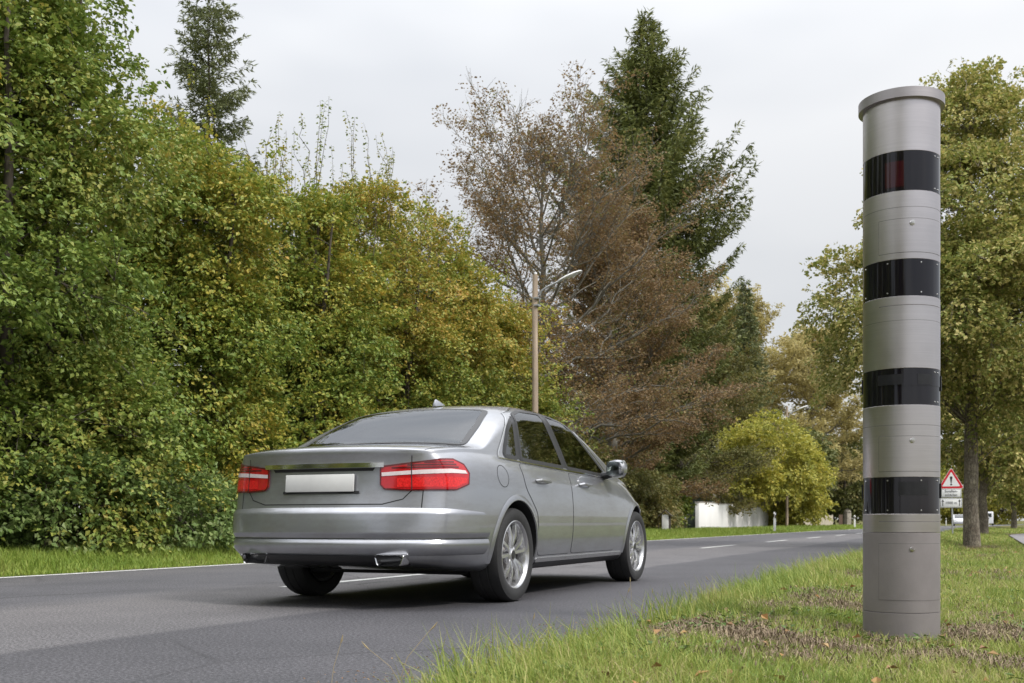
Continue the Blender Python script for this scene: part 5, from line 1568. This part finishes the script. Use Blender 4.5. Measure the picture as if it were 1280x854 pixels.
# doors -------------------------------------------------------------
DF = [(2.26, .31), (3.36, .31), (3.44, .55), (3.42, .80), (3.36, .918), (2.24, .945)]
DR = [(1.56, .31), (2.245, .31), (2.225, .946), (1.26, .972), (1.30, .80), (1.50, .62)]
for sy in (-1, 1):
    pr = pside(sy)
    for poly, hx in ((DF, 2.43), (DR, 1.50)):
        rp = rpoly(poly, .05)
        Seam().add(rp + [rp[0]], pr, .010, .0007).build("panel_gap", m_gap)
        d_ = cpanel("door", rp, pr, .0028, m_paint_car, rim=.002, du=.04, dv=.04)
        hz = .855
        q, n_ = hit(pr, hx + .1, hz, .03)
        hb = MB()
        A_, _ = hit(pr, hx, hz, .004); B_, _ = hit(pr, hx + .22, hz - .004, .004)
        hb.tube([A_, A_ + n_ * .032 + Vector((.02, 0, 0)), B_ + n_ * .034 - Vector((.02, 0, 0)), B_], [.010, .0125, .0125, .010], 8)
        hb.build("door_handle", m_paint_car, d_)
    cpanel("sill_trim", rpoly([(1.55, .262), (3.60, .262), (3.60, .292), (1.55, .292)], .01), pr, .010, m_chrome if False else m_rim, rim=.006)
    cpanel("side_skirt", rpoly([(1.56, .215), (3.58, .215), (3.58, .256), (1.56, .256)], .01), pr, .006, m_trim, rim=.006)
    # lip around each wheel arch
    for x in (AX_R, AX_F):
        pts = [(x + .386 * math.cos(rad(a)), TR + .386 * math.sin(rad(a))) for a in range(-8, 189, 7)]
        vs, fs = [], []
        for i, (u, v) in enumerate(pts):
            for r_, of in ((.372, .000), (.374, .009), (.392, .011), (.415, .0015)):
                a = rad(-8 + 7 * i)
                p, n_ = hit(pr, x + r_ * math.cos(a), TR + .005 + r_ * math.sin(a), of)
                vs.append(p)
        for i in range(len(pts) - 1):
            for k in range(3): fs.append((i * 4 + k, i * 4 + k + 1, (i + 1) * 4 + k + 1, (i + 1) * 4 + k))
        MB().add(vs, fs).build("arch_lip", m_paint_car, car, loc=OFF)
    # mirror
    Mx = Matrix.Translation((3.20, sy * .985, 1.02))
    n = 14; vs, fs = [], []
    prof = [(-.09, .068, .056), (-.075, .090, .074), (-.02, .096, .080), (.05, .078, .062), (.09, .036, .03), (.10, .005, .004)]
    for dx, ry, rz in prof:
        for q in range(n):
            t_ = 2 * math.pi * q / n
            cx, cz = math.cos(t_), math.sin(t_)
            sq = (abs(cx) ** 3 + abs(cz) ** 3) ** (-1 / 3)
            vs.append(Mx @ Vector((dx + .03 * cx * sy * -1, ry * cx * sq, rz * cz * sq)))
    for i in range(len(prof) - 1):
        for q in range(n): fs.append((i * n + q, i * n + (q + 1) % n, (i + 1) * n + (q + 1) % n, (i + 1) * n + q))
    mi = MB().add(vs, fs); mi.f.append(tuple(range(n)))
    mh = mi.build("wing_mirror", m_paint_car, car, loc=OFF)
    MB().box((3.096, sy * .985, 1.02), (.006, .150, .115)).build("mirror_glass", m_carglass, mh, bevel=.002)
    MB().tube([(3.20, sy * .83, .955), (3.20, sy * .92, .975)], [.035, .03], 8).build("mirror_foot", m_trim, mh)

# the rear -----------------------------------------------------------
m_bumper = m_paint_car
cpanel("bumper", rpoly([(-79, .455), (79, .455), (79, .575), (74, .618), (55, .640), (30, .648), (-30, .648), (-55, .640), (-74, .618), (-79, .575)], .01), prear, lambda z: .020 - .019 * min(1, max(0, (z - .608) / .038)) ** 1.3 - .012 * min(1, max(0, (.485 - z) / .03)), m_bumper, du=3, dv=.008, rim=.016)
cpanel("lower_bumper", rpoly([(-78, .300), (78, .300), (79, .449), (-79, .449)], .01), prear, lambda z: .022 - .016 * min(1, max(0, (z - .422) / .024)) - .05 * min(1, max(0, (.40 - z) / .10)) ** 1.5, m_bumper, du=3, dv=.008, rim=.01)
cpanel("diffuser", rpoly([(-42, .285), (42, .285), (36, .345), (-36, .345)], .03), prear, .012, m_trim, du=3, dv=.03, rim=.01)
Seam().add([(-79, .449), (79, .449)], prear, .004, .010, 2).build("bumper_groove", m_gap)
for sg_ in (-1, 1):
    q = [(29.5, .790), (29.5, .905), (42, .930), (52, .952), (58, .955), (63.5, .925), (66.0, .870), (65.0, .800), (58, .762), (40, .758), (31, .765)]
    tl = cpanel("tail_light", rpoly([(sg_ * a, z) for a, z in q], 1.0 if False else .012), prear, .008, m_red, du=2, dv=.02, rim=.01)
    qi = [(31, .800), (31, .838), (44, .848), (56, .852), (62.8, .846), (63.2, .812), (57, .776), (40, .771), (32, .776)]
    for kk, (za, zb_) in enumerate([(.893, .903), (.910, .920), (.927, .936)]):
        cpanel("led_row", rpoly([(sg_ * (34 + kk * 6), za), (sg_ * (60 - kk), za + .006), (sg_ * (60 - kk), zb_ + .006), (sg_ * (34 + kk * 6), zb_)], .003), prear, .0095, m_redrim, tl, du=2, dv=.02, rim=.002)
    rq = rpoly([(sg_ * a, z) for a, z in q], .012)
    Seam().add(rq + [rq[0]], prear, .010, .0092, .8).build("lamp_rim", m_redrim, tl)
    st = [(30, .845), (30, .868), (44, .884), (56, .893), (63.6, .885), (64.6, .866), (56, .866), (44, .858)]
    cpanel("light_strip", rpoly([(sg_ * a, z) for a, z in st], .004), prear, .0105, m_clear, tl, du=2, dv=.02, rim=.003)
    st = [(36, .775), (58, .778), (63.6, .810), (64.3, .838), (56, .842), (36, .832)]
    cpanel("reflector", rpoly([(sg_ * a, z) for a, z in st], .006), prear, .0100, m_redbright, tl, du=2, dv=.02, rim=.003)
    Seam().add([(sg_ * 41.5, .758), (sg_ * 41.5, .93)], prear, .006, .0115, .01).build("lamp_joint", m_gap, tl)
cpanel("plate_top_strip", rpoly([(-26, .880), (26, .880), (27, .899), (-27, .899)], .006), prear, .003, m_gap, du=2, dv=.03, rim=.003)  # thin black strip between the plate and the chrome strip
cpanel("plate_holder", rpoly([(-20, .737), (20, .737), (20, .752), (-20, .752)], .006), prear, .010, m_gap, du=2, dv=.03, rim=.01)
px, _ = hit(prear, 0, .80, 0)
npl = MB().box((px.x - .012, 0, .805), (.010, .520, .112), M=Matrix.Translation((px.x - .012, 0, .805)) @ Matrix.Rotation(rad(4), 4, 'Y')).build("number_plate", m_plate, car, bevel=.004, loc=OFF)
cpanel("chrome_strip", rpoly([(-31, .902), (31, .902), (31, .932), (-31, .932)], .008), prear, .018, m_chrome, du=2, dv=.02, rim=.018)
sm_ = Seam(); sb_ = Seam()
sm_.add([(-41.5, .757), (-38, .700), (-30, .668), (30, .668), (38, .700), (41.5, .757)], prear, .007, .001, .5)
sm_.add([(-41.5, .93), (-41.5, .975)], prear, .006, .001, .01); sm_.add([(41.5, .93), (41.5, .975)], prear, .006, .001, .01)
for sy in (-1, 1):
    sb_.add([(.13, sy * .685), (.45, sy * .725), (.735, sy * .70), (.75, sy * .4), (.75, 0)], ptop, .007, .001)
    sc_ = Seam().add([(3.62, 0), (3.60, sy * .5), (3.66, sy * .76), (4.2, sy * .735), (4.55, sy * .66), (4.70, sy * .5), (4.76, 0)], ptop, .007, .001).build("bonnet_gap", m_gap)
sm_.build("boot_gap", m_gap); sb_.build("boot_gap", m_gap)
fl = [(.93 + .085 * math.cos(rad(a)), .87 + .075 * math.sin(rad(a))) for a in range(0, 361, 15)]
Seam().add(fl, pside(-1), .005, .001, .01).build("fuel_flap_gap", m_gap)
for sy in (-1, 1):
    oc = [(-.075, -.03), (.10, -.03), (.125, .038), (-.095, .038)]
    oc = rpoly([(a * sy, c) for a, c in oc], .016)
    vs, fs = [], []
    n = len(oc)
    for dx, k in ((.10, 1.0), (.012, 1.0), (.008, .97), (.012, .90), (.12, .88)):
        for a, c in oc: vs.append((.035 + dx, sy * .50 + a * k, .312 + c * k))
    for i in range(4):
        for q in range(n): fs.append((i * n + q, i * n + (q + 1) % n, (i + 1) * n + (q + 1) % n, (i + 1) * n + q))
    ex = MB().add(vs, fs).build("exhaust_tip", m_chrome, car, loc=OFF)
    MB().add([(.10, sy * .50 + a * .885, .312 + c * .885) for a, c in oc], [tuple(range(n))]).build("exhaust_bore", m_gap, ex)
# aerial fin, high brake light
MB().add([(1.62, -.02, 1.452), (1.62, .02, 1.452), (1.78, .022, 1.475), (1.78, -.022, 1.475), (1.635, 0, 1.512), (1.66, 0, 1.516)],
         [(0, 1, 4), (1, 2, 5, 4), (3, 0, 4, 5), (2, 3, 5), (0, 3, 2, 1)]).build("aerial_fin", m_paint_car, car, bevel=.006, loc=OFF)
# front face --------------------------------------------------------
for sg_ in (-1, 1):
    hl = cpanel("headlight", rpoly([(sg_ * a, z) for a, z in [(30, .62), (31, .735), (46, .77), (58, .775), (60, .70), (46, .63)]], .012), pfront, .006, m_clear, du=2, dv=.02)
    cpanel("fog_light", rpoly([(sg_ * a, z) for a, z in [(34, .32), (34, .40), (50, .40), (54, .34)]], .01), pfront, .006, m_trim, du=2, dv=.02)
cpanel("grille", rpoly([(-21, .52), (21, .52), (23, .70), (-23, .70)], .02), pfront, .006, m_trim, du=2, dv=.02)
cpanel("front_intake", rpoly([(-28, .29), (28, .29), (30, .42), (-30, .42)], .02), pfront, .004, m_trim, du=2, dv=.02)
# floor -------------------------------------------------------------
MB().box((2.65, 0, .225), (3.5, 1.30, .075)).build("underbody", m_under, car, bevel=.02, loc=OFF)

# wheels --------------------------------------------------------------
MXr = Matrix.Rotation(rad(90), 4, 'X')
def wheel_mesh():
    ty = MB().lathe([(.232, -.10), (.250, -.112), (.295, -.117), (.318, -.108), (.328, -.085), (.330, -.04), (.325, -.036), (.325, -.030), (.330, -.026), (.330, .026), (.325, .030), (.325, .036),
                     (.330, .04), (.328, .085), (.318, .108), (.295, .117), (.250, .112), (.232, .10)], 64, MXr)
    rm = MB().lathe([(.234, -.10), (.238, .098), (.243, .106), (.236, .110), (.226, .104), (.218, .085), (.205, .02), (.200, -.09), (.222, -.10)], 64, MXr)
    # five pairs of slim spokes, hub and bolt cap
    for k in range(5):
        for s_ in (-1, 1):
            a0 = rad(72 * k + 6.5 * s_); a1 = rad(72 * k + 15 * s_)
            p0 = Vector((.045 * math.cos(a0), .045 * math.sin(a0), .080)); p1 = Vector((.224 * math.cos(a1), .224 * math.sin(a1), .090))
            mid = (p0 + p1) / 2 + Vector((0, 0, .016))
            t_ = (p1 - p0).normalized(); sd_ = Vector((-t_.y, t_.x, 0)).normalized()
            vs, fs = [], []
            for p, wd in ((p0, .015), (mid, .0125), (p1, .017)):
                for a, c in ((-1, -.022), (-.75, .0), (.75, .0), (1, -.022)):
                    vs.append(MXr @ (p + sd_ * a * wd + Vector((0, 0, c))))
            for i in range(2):
                for q in range(4): fs.append((i * 4 + q, i * 4 + (q + 1) % 4, (i + 1) * 4 + (q + 1) % 4, (i + 1) * 4 + q))
            rm.add(vs, fs)
    rm.lathe([(0, .088), (.034, .088), (.040, .082), (.062, .078), (.070, .06), (.070, .02)], 30, MXr)
    br = MB().lathe([(.05, .0), (.165, .0), (.165, .028), (.05, .028)], 48, MXr)
    br.lathe([(.15, -.06), (.205, -.06)], 48, MXr)
    hubm = MB().lathe([(0, .0885), (.030, .0885), (.030, .0915), (0, .0925)], 24, MXr)
    bk = MB().lathe([(.0, -.05), (.212, -.05), (.212, -.085), (.0, -.085)], 40, MXr)
    return ty.mesh("tyre"), rm.mesh("rim"), br.mesh("brake_disc"), hubm.mesh("hub_cap"), bk.mesh("wheel_back")
wm_ = wheel_mesh()
def put_wheel(x, sy):
    w0 = link("wheel", wm_[0], None if wm_[0].materials else m_tyre, car)
    w0.location = (x + OFF[0], sy * .795, TR - .004); w0.rotation_euler = (0, rad(13 + 31 * x), 0 if sy < 0 else math.pi)
    for nm, me, mt in (("rim", wm_[1], m_rim), ("brake_disc", wm_[2], m_brake), ("hub_cap", wm_[3], m_trim), ("wheel_back", wm_[4], m_under)):
        link(nm, me, None if me.materials else mt, w0)
for x in (AX_R, AX_F):
    for sy in (-1, 1): put_wheel(x, sy)
